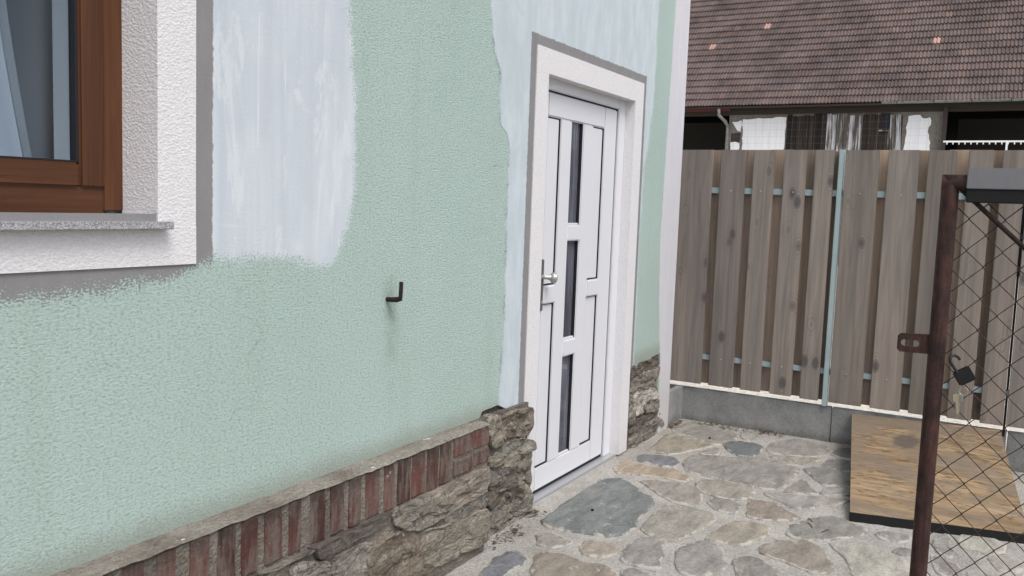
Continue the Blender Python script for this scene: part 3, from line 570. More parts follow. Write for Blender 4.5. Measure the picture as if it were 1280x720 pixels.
# the paving goes on beyond the picture: cells of an irregular mosaic
rn = random.Random(5)
seeds = []
while len(seeds) < 120:
    p = Vector((rn.uniform(-0.3, 6.2), rn.uniform(-3.8, 0.2)))
    if all((p - q).length > 0.3 for q in seeds): seeds.append(p)
    elif rn.random() < 0.002: break
def inside(p, poly):
    r = False; n = len(poly)
    for i in range(n):
        a, b = poly[i], poly[(i + 1) % n]
        if (a[1] > p[1]) != (b[1] > p[1]) and p[0] < (b[0] - a[0]) * (p[1] - a[1]) / (b[1] - a[1]) + a[0]: r = not r
    return r
ALLF = [q for _, pl in FLAGS for q in pl]
ci = 0
for s in seeds:
    poly = [Vector((-0.25, -3.7)), Vector((5.92, -3.7)), Vector((5.92, -0.12)), Vector((-0.25, -0.12))]
    for q in seeds:
        if q is s or (q - s).length > 1.6: continue
        mid = (s + q) / 2; d = (q - s).normalized(); mid = mid - d * 0.022
        new = []
        for i in range(len(poly)):
            a, b = poly[i], poly[(i + 1) % len(poly)]
            da, db = (a - mid).dot(d), (b - mid).dot(d)
            if da <= 0: new.append(a)
            if da * db < 0: new.append(a + (b - a) * (da / (da - db)))
        poly = new
        if len(poly) < 3: break
    if len(poly) < 3: continue
    if any(inside(q, VISIBLE) for q in poly) or inside(s, VISIBLE) or any(inside(q, [tuple(p) for p in poly]) for q in ALLF): continue
    if any(any(inside(q, pl) for _, pl in FLAGS) for q in poly): continue
    ci += 1
    add_flag(poly, STONE_COL[rn.choice(['grey', 'warm', 'tan', 'grey', 'pale', 'brown'])], 200 + ci)

# ------------------------------------------------------------------ the house
HX0, HX1, HT, HD = -4.0, 5.635, 5.4, 7.5            # wall ends, eave height, depth
house = empty('house', (2.0, 3.5, 0.0))
tag(house, 'pale green rendered house with white patches, white door and brick plinth', 'house')
house_inv = Matrix.Translation((-2.0, -3.5, 0.0))
def hp(o, parent=None):
    """parent a part that is modelled in world coordinates"""
    o.parent = parent or house
    if o.parent is house: o.matrix_parent_inverse = house_inv
    return o
def loops_face(loops, y):
    bm = bmesh.new(); es = []
    for lp in loops:
        vs = [bm.verts.new((a, y, b)) for a, b in lp]
        es += [bm.edges.new((vs[i], vs[(i + 1) % len(vs)])) for i in range(len(vs))]
    bmesh.ops.triangle_fill(bm, use_beauty=True, use_dissolve=False, edges=es, normal=(0, -1, 0))
    out = ([v.co.copy() for v in bm.verts], [[v.index for v in f.verts] for f in bm.faces]) if not bm.verts.index_update() else None
    bm.free(); return out
jag = random.Random(11)
def jagged(pts, amp, step=0.03):
    out = []
    for (a, b) in zip(pts[:-1], pts[1:]):
        a, b = Vector(a), Vector(b); k = max(1, int((b - a).length / step))
        for i in range(k): 
            q = a + (b - a) * i / k; out.append((q.x + jag.uniform(-amp, amp), q.y + jag.uniform(-amp, amp)) if i else (q.x, q.y))
    out.append(tuple(pts[-1])); return out
outer = [(HX0, 0.53), (3.17, 0.53)] + jagged([(3.20, 0.575), (3.34, 0.578), (3.42, 0.545), (3.57, 0.53)], 0.006) + [(3.605, 0.52), (3.605, 2.14), (4.83, 2.14), (4.83, 0.56)]
outer += jagged([(4.86, 0.475), (4.98, 0.50), (5.15, 0.52), (5.30, 0.535), (5.41, 0.545)], 0.008)
outer += jagged([(5.42, 0.46), (5.40, 0.40), (5.36, 0.37), (5.39, 0.31), (5.43, 0.27), (5.41, 0.18), (5.44, 0.1), (5.45, -0.05)], 0.006, 0.02) + [(HX1, -0.05), (HX1, HT), (HX0, HT)]
win_hole = [(0.31, 1.42), (1.60, 1.42), (1.60, 2.78), (0.31, 2.78)]
wv, wf = loops_face([outer, win_hole], 0.0)
wall = MB().add(wv, wf)
# thickness of the render round the broken edges, and the other sides of the house
def rim(mb, lp, y0, y1):
    n = len(lp); mb.add([(a, y0, b) for a, b in lp] + [(a, y1, b) for a, b in lp], [(i, (i + 1) % n, n + (i + 1) % n, n + i) for i in range(n)])
rim(wall, outer, 0.0, 0.05)
wall.add([(HX1, 0, -0.05), (HX1, HD, -0.05), (HX1, HD, HT), (HX1, 0, HT)], [(0, 1, 2, 3)])
wall.add([(HX0, 0, -0.05), (HX0, HD, -0.05), (HX0, HD, HT), (HX0, 0, HT)], [(3, 2, 1, 0)])
wall.add([(HX0, HD, -0.05), (HX1, HD, -0.05), (HX1, HD, HT), (HX0, HD, HT)], [(0, 1, 2, 3)])
hp(wall.build('wall', MW))
core = MB().box(HX0 + 0.01, 3.60, 0.052, 0.36, -0.05, 1.40).box(4.835, 5.58, 0.03, 0.36, -0.05, 2.1).box(3.17, 3.60, 0.02, 0.052, -0.05, 0.6)
hp(core.build('masonry_core', MDIRT))
# roof of the house, out of the picture
rf = MB(); z1 = HT + 2.6
rf.prism([(-0.6, HT - 0.35), (HD / 2, z1), (HD + 0.6, HT - 0.35), (HD + 0.6, HT - 0.2), (HD / 2, z1 + 0.18), (-0.6, HT - 0.2)], lambda a, b, r: (r, a, b), HX0 - 0.4, HX1 + 0.4)
hp(rf.build('roof', MREDB))

# door surround of rough white plaster
ds = MB()
ds.box(3.574, 3.693, -0.0050, 0.053, 0.005, 2.0915).box(4.768, 4.890, -0.0055, 0.053, 0.012, 2.0905).box(3.574, 4.891, -0.0053, 0.053, 2.0895, 2.204)
hp(ds.build('door_surround', MPL))
# ---- the door
door = hp(empty('door', (4.18, 0.09, 0.0)))
dinv = Matrix.Translation((-4.18 , -0.09, 0.0))
def dp(o):
    o.parent = door; o.matrix_parent_inverse = dinv; return o
fr = MB().box(3.61, 3.690, 0.0535, 0.12, 0.012, 2.13, 0.004).box(4.682, 4.79, 0.0535, 0.12, 0.012, 2.13, 0.004).box(3.691, 4.681, 0.0540, 0.12, 2.035, 2.13, 0.004)
dp(fr.build('frame', MPVC))
dp(MB().box(3.69, 4.683, 0.085, 0.16, 0.014, 2.036).build('door_core', MGASK))
XL, X1, X2, X3, X4, X5, X6, XR = 3.693, 3.835, 3.971, 4.10, 4.236, 4.362, 4.503, 4.672
ZB, ZT, P0, P1 = 0.028, 2.028, 0.150, 1.910
F0, F1 = 0.062, 0.09
def bar(x0, x1, z0, z1, y0=F0): dp(MB().box(x0, x1, y0, F1, z0, z1, 0.007).build('rail', MPVC, smooth=False))
for a, b in ((XL, X1), (X2, X3), (X4, X5), (X6, XR)):
    dp(MB().box(a, b, F0, F1, ZB if a in (XL, X6) else P0 - 0.004, ZT if a in (XL, X6) else P1 + 0.004, 0.007).build('stile', MPVC))
bar(X1 - 0.004, X6 + 0.004, ZB, P0, F0 + 0.0006); bar(X1 - 0.004, X6 + 0.004, P1, ZT, F0 + 0.0006)
bar(X1 - 0.006, X2 + 0.006, 0.985, 1.078, F0 - 0.006); bar(X5 - 0.006, X6 + 0.006, 0.985, 1.078, F0 - 0.006)
bar(X3 - 0.006, X4 + 0.006, 1.296, 1.380, F0 - 0.006); bar(X3 - 0.006, X4 + 0.006, 0.686, 0.775, F0 - 0.006)
def gasket(x0, x1, z0, z1, y0=0.0655, w=0.0046):
    dp(MB().box(x1 - w, x1 - 0.0004, y0, 0.084, z0, z1).box(x0 + 0.0004, x1 - w, y0 + 0.0003, 0.084, z0 + 0.0004, z0 + w).box(x0 + 0.0004, x1 - w, y0 + 0.0043, 0.084, z1 - 0.003, z1 - 0.0004).build('gasket', MGASK))
def panel(x0, x1, z0, z1): gasket(x0, x1, z0, z1); dp(MB().box(x0 + 0.008, x1 - 0.008, 0.070, 0.088, z0 + 0.006, z1 - 0.006, 0.003).build('panel', MPVC))
for a, b in ((X1, X2), (X5, X6)):
    panel(a, b, P0, 0.985); panel(a, b, 1.078, P1)
for a, b in ((P0, 0.686), (0.775, 1.296), (1.380, P1)):
    dp(MB().box(X3, X4, 0.0802, 0.0822, a, b).build('pane', MDGL)); dp(MB().box(X3, X4, 0.0835, 0.0845, a, b).build('glass_back', MGLBACK))  # grey backing added behind each pane so the glass looks less black
    # glazing bead down the far side and along the bottom
    dp(MB().box(X4 - 0.009, X4, 0.066, 0.0795, a, b, 0.002).build('glazing_bead', MGASK))
    dp(MB().box(X3, X4 - 0.009, 0.066, 0.0795, a, a + 0.010, 0.003).build('glazing_bead', MPVC))
dp(MB().box(4.6725, 4.6815, 0.066, 0.10, 0.03, 2.03).box(3.70, 4.6725, 0.068, 0.10, 0.0135, 0.027).box(3.70, 4.6815, 0.064, 0.10, 2.0285, 2.0345).build('leaf_gap_strip', MGASK))  # black strips set into the gaps around the leaf to make them dark
dp(MB().box(3.70, 4.79, 0.012, 0.13, -0.01, 0.0135, 0.003).build('threshold', MALU))
dp(MB().box(3.803, 3.831, 0.0515, 0.064, 0.955, 1.212, 0.004).build('handle_plate', MPLATE))
hd = MB().tube([(3.817, 0.056, 1.125), (3.817, 0.040, 1.125), (3.828, 0.028, 1.124), (3.846, 0.018, 1.122)], [0.012, 0.011, 0.011, 0.018], 14)
hd.tube([(3.843, 0.020, 1.122), (3.847, 0.015, 1.122), (3.858, 0.004, 1.121), (3.861, 0.002, 1.121)], [0.020, 0.027, 0.027, 0.020], 20)
dp(hd.build('door_handle', MSTEEL, smooth=False))
dp(MB().tube([(3.817, 0.056, 1.0), (3.817, 0.050, 1.0)], 0.009, 14).build('lock_cylinder', MALU))

# ---- the window
wd = hp(empty('window', (0.95, 0.15, 1.42)))
winv = Matrix.Translation((-0.95, -0.15, -1.42))
def wp(o):
    o.parent = wd; o.matrix_parent_inverse = winv; return o
ws = MB()
ws.box(1.533, 1.656, -0.005, 0.14, 1.385, 2.72).box(0.25, 0.373, -0.005, 0.14, 1.385, 2.72).box(0.25, 1.656, -0.0055, 0.14, 2.7195, 2.84)
ws.box(0.25, 1.6565, -0.0058, 0.05, 1.284, 1.386)
hp(ws.build('window_surround', MPL))
hp(MB().box(0.34, 1.556, -0.042, 0.135, 1.381, 1.401, 0.002).build('window_sill', MGRAN))
fz0, fz1 = 1.4215, 2.70
wp(MB().box(1.476, 1.541, 0.136, 0.172, fz0, fz1, 0.003).build('frame', MBROWN)); wp(MB().box(0.37, 0.435, 0.136, 0.172, fz0, fz1, 0.003).build('frame', MBROWN))
wp(MB().box(0.435, 1.476, 0.1365, 0.172, fz0 - 0.02, 1.487, 0.003).build('frame', MBROWNH)); wp(MB().box(0.435, 1.476, 0.1365, 0.172, 2.635, fz1, 0.003).build('frame', MBROWNH))
wp(MB().box(1.405, 1.4775, 0.128, 0.166, 1.4805, 2.640, 0.006).build('sash', MBROWN)); wp(MB().box(0.434, 0.505, 0.128, 0.166, 1.4805, 2.640, 0.006).build('sash', MBROWN))
wp(MB().box(0.505, 1.405, 0.1285, 0.166, 1.4810, 1.545, 0.006).build('sash', MBROWNH)); wp(MB().box(0.505, 1.405, 0.1285, 0.166, 2.57, 2.633, 0.006).build('sash', MBROWNH))
wp(MB().box(1.398, 1.4055, 0.134, 0.16, 1.545, 2.57).box(0.505, 1.398, 0.1345, 0.16, 1.544, 1.549).build('gasket', MGASK))
wp(MB().box(0.505, 1.400, 0.150, 0.156, 1.545, 2.571).build('pane', MWGL))
# room behind the window
hp(MB().box(1.50, 1.56, 0.1715, 0.385, 1.35, 2.75).box(0.33, 0.41, 0.1715, 0.385, 1.35, 2.75).build('inner_jamb', MJAMB))
hp(MB().box(0.40, 1.51, 0.1715, 0.44, 1.36, 1.42).build('inner_sill', MJAMB))
rm = MB(); rm.add([(-1.5, 0.386, 0.3), (4.0, 0.386, 0.3), (4.0, 4, 0.3), (-1.5, 4, 0.3), (-1.5, 0.386, 3.0), (4.0, 0.386, 3.0), (4.0, 4, 3.0), (-1.5, 4, 3.0)], [(0, 1, 2, 3), (4, 5, 6, 7), (1, 2, 6, 5), (2, 3, 7, 6), (3, 0, 4, 7)])
hp(rm.build('room', MROOM))
# entrance hall behind the door glass is closed off by the door core

# ---- plinth: bricks on edge under a mortar ledge, rubble stone below
pl = hp(MB().box(HX0, 3.133, -0.0745, 0.0, 0.361, 0.535).box(HX0, 3.10, -0.0925, -0.001, -0.05, 0.3605).build('plinth', MPLINTH))
lv, lf = [], []; n = 150
for i in range(n + 1):
    x = -0.6 + (3.138 + 0.6) * i / n
    j = 0.0025 * noise.noise(Vector((x * 14, 1.5, 0))) + 0.003 * noise.noise(Vector((x * 60, 7.5, 0)))
    k = 0.004 * noise.noise(Vector((x * 20, 4.5, 0)))
    lv += [(x, 0.002, 0.549 + k), (x, -0.04, 0.549 + j * 0.5 - k), (x, -0.079 + j, 0.546 + k * 0.5), (x, -0.0835 + j, 0.5415 + j * 0.6), (x, -0.06, 0.537)]
for i in range(n):
    for q in range(4): a = i * 5 + q; lf.append((a, a + 5, a + 6, a + 1))
lv0 = len(lv); lf += [tuple(range(n * 5, n * 5 + 5))]
ledge = MB().add(lv, lf).build('ledge', MLEDGE, pl)
BR = [1.452, 1.517, 1.558, 1.623, 1.651, 1.724, 1.741, 1.803, 1.831, 1.9, 1.93, 1.986, 2.022, 2.096, 2.118, 2.185, 2.209, 2.271, 2.297, 2.371, 2.398, 2.458, 2.476, 2.553, 2.562, 2.643, 2.658, 2.729, 2.744, 2.816]
BR = [q * 1.0108 for q in BR]; pairs = list(zip(BR[0::2], BR[1::2]))
x = 1.435
while x > -0.4: pairs.append((x - 0.068, x)); x -= 0.092
def brick(x0, x1, z0, z1, seed):
    r = random.Random(seed); w2, h2 = (x1 - x0) / 2, (z1 - z0) / 2; d = r.uniform(-0.004, 0.004)
    bm = bmesh.new(); bmesh.ops.create_cube(bm, size=1.0)
    for v in bm.verts: v.co = Vector((v.co.x * w2 * 2, v.co.y * 0.06, v.co.z * h2 * 2))
    bmesh.ops.subdivide_edges(bm, edges=bm.edges[:], cuts=2, use_grid_fill=True)
    bmesh.ops.bevel(bm, geom=[e for e in bm.edges if e.calc_face_angle(0) > 0.5], offset=0.005, segments=1, affect='EDGES')
    for v in bm.verts: v.co += Vector(noise.noise_vector(v.co * 40 + Vector((seed * 3.1, 0, 0)))) * 0.0032
    me = bpy.data.meshes.new('brick'); bm.to_mesh(me); bm.free(); me.materials.append(MBRICK.m)
    for p in me.polygons: p.use_smooth = False
    o = link('brick', me, pl, ((x0 + x1) / 2, -0.050 + d, (z0 + z1) / 2)); o.rotation_euler = (0, r.uniform(-0.02, 0.02), 0)
for k, (a, b) in enumerate(pairs): brick(a, b, 0.366 + 0.008 * ((k * 37) % 5) / 5, 0.5385, k)
for k, (a, b, c, d) in enumerate([(2.867, 3.007, 0.459, 0.5385), (3.017, 3.137, 0.459, 0.5385), (2.867, 3.004, 0.380, 0.445), (3.016, 3.139, 0.384, 0.447)]): brick(a, b, c, d, 80 + k)
for k, (c, poly) in enumerate(PLINTH_STONES):
    me = stone_mesh('stone', poly, lambda a, b, r: (min(a, 3.108), -0.086 - r, max(-0.03, min(b, 0.370 - 0.0011 * k + 0.15 * r))), MRUB, top=0.020, base=-0.02, bev=0.005, step=0.02, jit=0.004, rough=0.006, nfreq=11, strata=0.006, grow=1.07, flat=True, rings=(0.86, 0.72, 0.58, 0.44, 0.3, 0.15), seed=300 + k, tilt=0.05)
    link('stone', me, pl, color=vary(RUB_COL[c], k + 40))
rn = random.Random(9)
for k in range(16):                                    # the rubble goes on to the left, out of the picture
    x = 1.7 - (k // 2) * 0.27; zz = 0.02 + 0.18 * (k % 2); 
    poly = [(x - 0.25, zz), (x - 0.12, zz - 0.01), (x, zz + 0.01), (x + 0.005, zz + 0.15), (x - 0.1, zz + 0.165), (x - 0.24, zz + 0.15)]
    link('stone', stone_mesh('stone', poly, lambda a, b, r: (a, -0.086 - r, max(-0.03, min(b, 0.37))), MRUB, top=0.018, base=-0.02, bev=0.012, step=0.06, jit=0.008, rough=0.012, nfreq=11, rings=(0.6, 0.3), seed=360 + k), pl, color=vary(RUB_COL[rn.choice(['grey', 'tan', 'brown', 'dark'])], k + 90))
# ---- rubble laid bare on both sides of the door
em = hp(MB().box(3.09, 3.585, -0.021, 0.03, -0.03, 0.55).build('bare_masonry', MDIRT))
for k, (c, poly) in enumerate(JAMB_STONES_NEAR):
    me = stone_mesh('stone', poly, lambda a, b, r: (a, -0.012 - r, max(-0.03, b)), MRUB, top=0.022, base=-0.02, bev=0.005, step=0.016, jit=0.004, rough=0.011, nfreq=14, strata=0.011, grow=1.10, flat=True, rings=(0.86, 0.72, 0.58, 0.44, 0.3, 0.15), seed=400 + k, tilt=0.08)
    link('stone', me, em, color=vary(RUB_COL[c], k + 60))
ef = hp(MB().box(4.86, 5.445, 0.012, 0.04, -0.03, 0.56).build('bare_masonry', MDIRT))
for k, (c, poly) in enumerate(JAMB_STONES_FAR):
    me = stone_mesh('stone', poly, lambda a, b, r: (max(a, 4.895 + r * 0.3), 0.016 - r, max(-0.03, b)), MRUB, top=0.018, base=-0.02, bev=0.005, step=0.02, jit=0.004, rough=0.011, nfreq=12, strata=0.010, grow=1.08, flat=True, rings=(0.86, 0.72, 0.58, 0.44, 0.3, 0.15), seed=440 + k, tilt=0.04)
    link('stone', me, ef, color=vary(RUB_COL[c], k + 75))

# ------------------------------------------------------------------ iron hook and curtain
hk = MB().tube([(2.512, 0.03, 1.121), (2.514, -0.01, 1.119), (2.519, -0.040, 1.121), (2.522, -0.056, 1.125)], [0.008, 0.009, 0.010, 0.008], 8)
hk.tube([(2.522, -0.054, 1.118), (2.523, -0.055, 1.150), (2.524, -0.055, 1.186)], 0.0074, 10)
tag(hk.build('iron_hook', MIRON), 'rusty L-shaped iron pin sticking out of the green wall', 'hook')
cv, cf = [], []; n = 120
for i in range(n + 1):
    t = i / n; 
    for j in range(13):
        s = j / 12; z = 2.60 - 1.14 * s
        right_edge = 1.43 + 0.085 * max(0, min(1, (s - 0.5) / 0.48)) ** 1.2
        x = 0.45 + (right_edge - 0.45) * t
        y = 0.47 + 0.028 * math.sin(t * 52 + 0.5 * math.sin(s * 3)) + 0.012 * math.sin(t * 97 + s)
        cv.append((x, y, z))
for i in range(n):
    for j in range(12): a = i * 13 + j; cf.append((a, a + 13, a + 14, a + 1))
tag(MB().add(cv, cf).build('curtain', MCURT, smooth=True), 'pale blue-grey curtain hanging behind the brown window', 'curtain')
cv, cf = [], []
for i in range(n + 1):
    t = i / n
    for zz in (0.5, 2.62): cv.append((0.2 + 2.2 * t, 0.66 + 0.03 * math.sin(t * 75) + 0.012 * math.sin(t * 31 + 1), zz))
for i in range(n): a = i * 2; cf.append((a, a + 2, a + 3, a + 1))
tag(MB().add(cv, cf).build('curtain', MDCURT, smooth=True), 'darker grey curtain behind the pale curtain of the brown window', 'curtain')

# ------------------------------------------------------------------ wooden fence on a low concrete kerb
fence = empty('wooden_fence', (5.95, -1.4, 0.24))
tag(fence, 'tall fence of grey-brown upright boards on blue-grey steel rails', 'fence')
fi = Matrix.Translation((-5.95, 1.4, -0.24))
def fp(o): o.parent = fence; o.matrix_parent_inverse = fi; return o
rn = random.Random(21)
FB = [(0.15, -0.123), (-0.178, -0.347), (-0.400, -0.537), (-0.599, -0.741), (-0.796, -0.914), (-0.979, -1.180), (-1.231, -1.408), (-1.456, -1.610), (-1.673, -1.807), (-1.852, -1.976)]
y = -1.992
while y > -4.2: wd_ = rn.choice([0.14, 0.16, 0.175, 0.19]); FB.append((y, y - wd_)); y -= wd_ + 0.052
def board(x0, x1, ya, yb, z0, z1, mat, tilt=0.0):
    w2 = abs(ya - yb) / 2
    mb = MB().box(x0, x1, -w2, w2, 0, z1 - z0, 0.003)
    o = mb.build('board', mat); o.location = (0, (ya + yb) / 2, z0); o.rotation_euler = (tilt, 0, 0)
    o.parent = fence; o.matrix_parent_inverse = fi; return o
for k, (a, b) in enumerate(FB):
    board(5.915 + rn.uniform(-0.002, 0.002), 5.937, a, b, 0.269 + rn.uniform(-0.003, 0.003), 1.894 + rn.uniform(-0.0015, 0.0015), MFENCE, rn.uniform(-0.0015, 0.0015))
for (a, b), (c, d) in zip(FB[:-1], FB[1:]):
    if abs(b - c) < 0.03: continue
    if abs(b + 0.914) < 0.01: board(5.972, 5.992, -0.865, -0.934, 0.266, 1.89, MFENCEB); continue
    board(5.972, 5.992, b + 0.045, c - 0.045, 0.270 + rn.uniform(-0.003, 0.003), 1.899 + rn.uniform(-0.003, 0.001), MFENCEB)
for z0, z1 in ((0.444, 0.479), (1.600, 1.640)):
    fp(MB().box(5.9375, 5.9715, -0.94, 0.15, z0, z1, 0.002).build('rail', MTEAL)); fp(MB().box(5.9375, 5.9715, -4.2, -0.9705, z0, z1, 0.002).build('rail', MTEAL))
fp(MB().box(5.912, 5.972, -0.970, -0.941, 0.236, 1.897, 0.003).build('post', MTEAL))
fp(MB().box(5.9375, 5.965, -1.96, -1.90, 1.222, 1.250, 0.002).build('latch_plate', MALU))
fp(MB().box(5.94, 5.97, -1.9905, -1.9775, 0.20, 1.89).build('post', MBLACK)); fp(MB().box(5.92, 5.972, -4.26, -4.20, -0.05, 1.90).build('post', MTEAL))  # first one is a black strip added to darken the gap between panels
for yy in (-0.26, -0.46, -0.67, -1.08, -1.32):
    for zz in (0.462, 1.62): fp(MB().tube([(5.9165, yy, zz), (5.912, yy, zz)], 0.0045, 8).build('screw', MALU))
kb = empty('low_concrete_wall', (5.96, -1.5, 0.0)); tag(kb, 'low grey precast concrete wall under the wooden fence', 'low wall')
ki = Matrix.Translation((-5.96, 1.5, 0.0))
for a, b, c, d, e in ((5.94, 5.982, -1.000, 0.25, 0.232), (5.941, 5.982, -2.0, -1.006, 0.2315), (5.94, 5.982, -3.0, -2.006, 0.232), (5.94, 5.982, -4.3, -3.006, 0.231), (5.60, 5.9385, 0.004, 0.05, 0.237)):
    o = MB().box(a, b, c, d, -0.05, e, 0.003).build('concrete_panel', MCONC); o.parent = kb; o.matrix_parent_inverse = ki

# ------------------------------------------------------------------ plywood ramp
pr_ = empty('plywood_ramp', (5.2, -1.6, 0.0)); tag(pr_, 'weathered plywood sheet with black edge leaning on the low concrete wall', 'plywood sheet')
pi_ = Matrix.Translation((-5.2, 1.6, 0.0))
A, B_, C_, D_ = Vector((4.44, -1.36, 0.046)), Vector((4.61, -2.115, 0.046)), Vector((5.935, -1.965, 0.238)), Vector((5.935, -1.128, 0.212))
dn = Vector((0, 0, -0.018))
s_ = MB().add([A, B_, C_, D_, A + dn, B_ + dn, C_ + dn, D_ + dn], [(0, 1, 2, 3), (7, 6, 5, 4), (0, 4, 5, 1), (1, 5, 6, 2), (2, 6, 7, 3), (3, 7, 4, 0)]).build('sheet', MPLY)
s_.parent = pr_; s_.matrix_parent_inverse = pi_
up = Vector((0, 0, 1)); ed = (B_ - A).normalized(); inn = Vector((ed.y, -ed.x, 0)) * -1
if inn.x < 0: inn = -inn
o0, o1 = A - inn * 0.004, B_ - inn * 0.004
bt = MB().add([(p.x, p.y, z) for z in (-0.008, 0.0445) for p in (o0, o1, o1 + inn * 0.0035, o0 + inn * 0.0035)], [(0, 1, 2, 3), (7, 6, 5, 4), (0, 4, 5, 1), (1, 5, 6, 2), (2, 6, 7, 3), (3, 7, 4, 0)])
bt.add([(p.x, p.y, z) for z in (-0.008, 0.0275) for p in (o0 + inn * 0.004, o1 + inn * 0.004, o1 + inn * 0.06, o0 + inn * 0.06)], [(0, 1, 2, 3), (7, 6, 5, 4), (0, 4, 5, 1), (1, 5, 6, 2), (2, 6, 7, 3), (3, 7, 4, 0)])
b_ = bt.build('front_strip', MBLACK); b_.parent = pr_; b_.matrix_parent_inverse = pi_  # black strip over the sheet's front edge, with a low block behind it

# ------------------------------------------------------------------ chain-link gate in the foreground
GX, GY0, GY1, GZ0, GZ1 = 2.45, -1.801, -2.95, 0.12, 1.592
gate = empty('chain_link_gate', (GX, -2.4, 0.0)); tag(gate, 'rusty pipe-framed gate filled with chain-link mesh', 'gate')
gi = Matrix.Translation((-GX, 2.4, 0.0))
def gp(o): o.parent = gate; o.matrix_parent_inverse = gi; return o
gp(MB().tube([(GX, GY0, 0.05), (GX, GY0, GZ1 - 0.003)], 0.0205, 16).build('upright', MRUST, smooth=True)); gp(MB().tube([(GX, GY1, 0.05), (GX, GY1, GZ1)], 0.0205, 16).build('upright', MRUST, smooth=True))
gp(MB().tube([(GX, GY0 + 0.019, GZ1 - 0.021), (GX, GY1, GZ1 - 0.021)], 0.0205, 16).build('rail', MRUST, smooth=True)); gp(MB().tube([(GX, GY0, 0.14), (GX, GY1, 0.14)], 0.0205, 16).build('rail', MRUST, smooth=True))
gp(MB().box(GX - 0.026, GX - 0.0205, GY1, -1.8375, 1.556, 1.607, 0.002).box(GX - 0.0205, GX + 0.022, GY1, -1.8378, 1.602, 1.6065).build('top_cover', MGREY))
gp(MB().box(GX - 0.022, GX + 0.02, GY1, -1.838, 1.523, 1.5552, 0.002).build('under_rail', MBLACK))
gp(MB().tube([(GX - 0.004, -1.815, 1.565), (GX - 0.004, -2.93, 0.52)], 0.0058, 10).build('brace', MIRON))
# latch lug with an oblong hole
lug = bmesh.new()
def oval(cx, cz, hw, hh, k=6):
    pts = []
    for sgn in (1, -1):
        for i in range(k + 1): a = math.pi * i / k - math.pi / 2; pts.append((cx + sgn * ((hw - hh) + hh * math.cos(a)), cz + sgn * hh * math.sin(a)))
    return pts
lo = [(-1.784, 1.137), (-1.784, 1.187), (-1.715, 1.184), (-1.708, 1.177), (-1.708, 1.143), (-1.715, 1.136)]
v1, f1 = loops_face([lo, oval(-1.738, 1.160, 0.022, 0.0085)], 0.0)
lm = MB()
for xx in (GX - 0.0035, GX + 0.0035): lm.add([(xx, v.x, v.z) for v in v1], f1)
for lp in (lo, oval(-1.738, 1.160, 0.022, 0.0085)):
    q = len(lp); lm.add([(GX - 0.0035, a, b) for a, b in lp] + [(GX + 0.0035, a, b) for a, b in lp], [(i, (i + 1) % q, q + (i + 1) % q, q + i) for i in range(q)])
gp(lm.build('latch_lug', MRUST))
# woven wires, each one a zigzag
HP = 0.0392
def zig(flip):
    pts = []; z = 0.15; k = 0
    while z < 1.552:
        s = (k + flip) % 2
        ph = (-1 if s else 1)
        pts.append((0.0016 * ph * (1 if flip else -1), (HP / 2 + 0.0012) * (1 if s else -1), z)); z += HP; k += 1
    return MB().tube(pts, 0.0018, 5).mesh('wire', MWIRE)
zm = [zig(0), zig(1)]
y = GY0 - 0.0205 - HP / 2 + 0.012; k = 0
while y > GY1 + 0.03:
    o = link('wire', zm[k % 2]); o.location = (GX, y, 0); o.parent = gate; o.matrix_parent_inverse = gi; y -= HP; k += 1
gpost = MB().tube([(GX + 0.01, -3.03, -0.1), (GX + 0.01, -3.03, 1.75)], 0.03, 16)
gr_o = empty('gate_post', (GX + 0.01, -3.03, 0)); tag(gr_o, 'round rusty steel post carrying the chain-link gate', 'post')
p_ = MB().tube([(0, 0, -0.1), (0, 0, 1.75)], 0.03, 16).build('post_tube', MRUST, gr_o, smooth=True)
for zz in (0.35, 1.3): MB().box(-0.02, 0.01, 0.02, 0.085, zz, zz + 0.05).build('hinge', MIRON, gr_o)
# padlock hanging open in the mesh, and its keys
px, py, pz = GX - 0.016, -1.868, 1.094
lk = empty('padlock', (px, py, pz)); tag(lk, 'small black padlock hanging open on the chain-link mesh', 'padlock')
lk.rotation_euler = (RAD(-33), 0, 0)
MB().box(-0.009, 0.009, -0.0205, 0.0205, -0.019, 0.019, 0.003).build('body', MLOCK, lk)
sh = [(0, 0.012, 0.012), (0, 0.012, 0.040)] + [(0, 0.012 * math.cos(a) , 0.040 + 0.014 * math.sin(a)) for a in [math.pi * q / 8 for q in range(1, 9)]] + [(0, -0.012, 0.036)]
so = MB().tube(sh, 0.0036, 10).build('shackle', MLOCK, lk, smooth=True); so.rotation_euler = (0, 0, RAD(35)); so.location = (0, 0.0, 0.002)
ky = empty('key_ring', (px, -1.861, 1.062)); tag(ky, 'bunch of small keys hanging below the black padlock', 'keys')
MB().tube([(-0.002, -0.008 + 0.010 * math.cos(a), -0.006 + 0.010 * math.sin(a)) for a in [2 * math.pi * q / 16 for q in range(17)]], 0.0011, 6).build('ring', MBRASS, ky)
for k, (yy, ang, xx) in enumerate(((0.000, 4, -0.004), (0.006, -7, -0.008))):
    kk = MB().prism([(-0.010, -0.003), (0.010, -0.003), (0.011, -0.018), (0.004, -0.024), (0.004, -0.050), (0.0, -0.055), (-0.004, -0.050), (-0.004, -0.024), (-0.011, -0.018)], lambda a, b, r: (r, a, b), -0.001, 0.001).build('key', MBRASS if k else MSTEEL, ky)
    kk.location = (xx, yy, -0.012); kk.rotation_euler = (RAD(ang), 0, RAD(30 * (k * 2 - 1)))

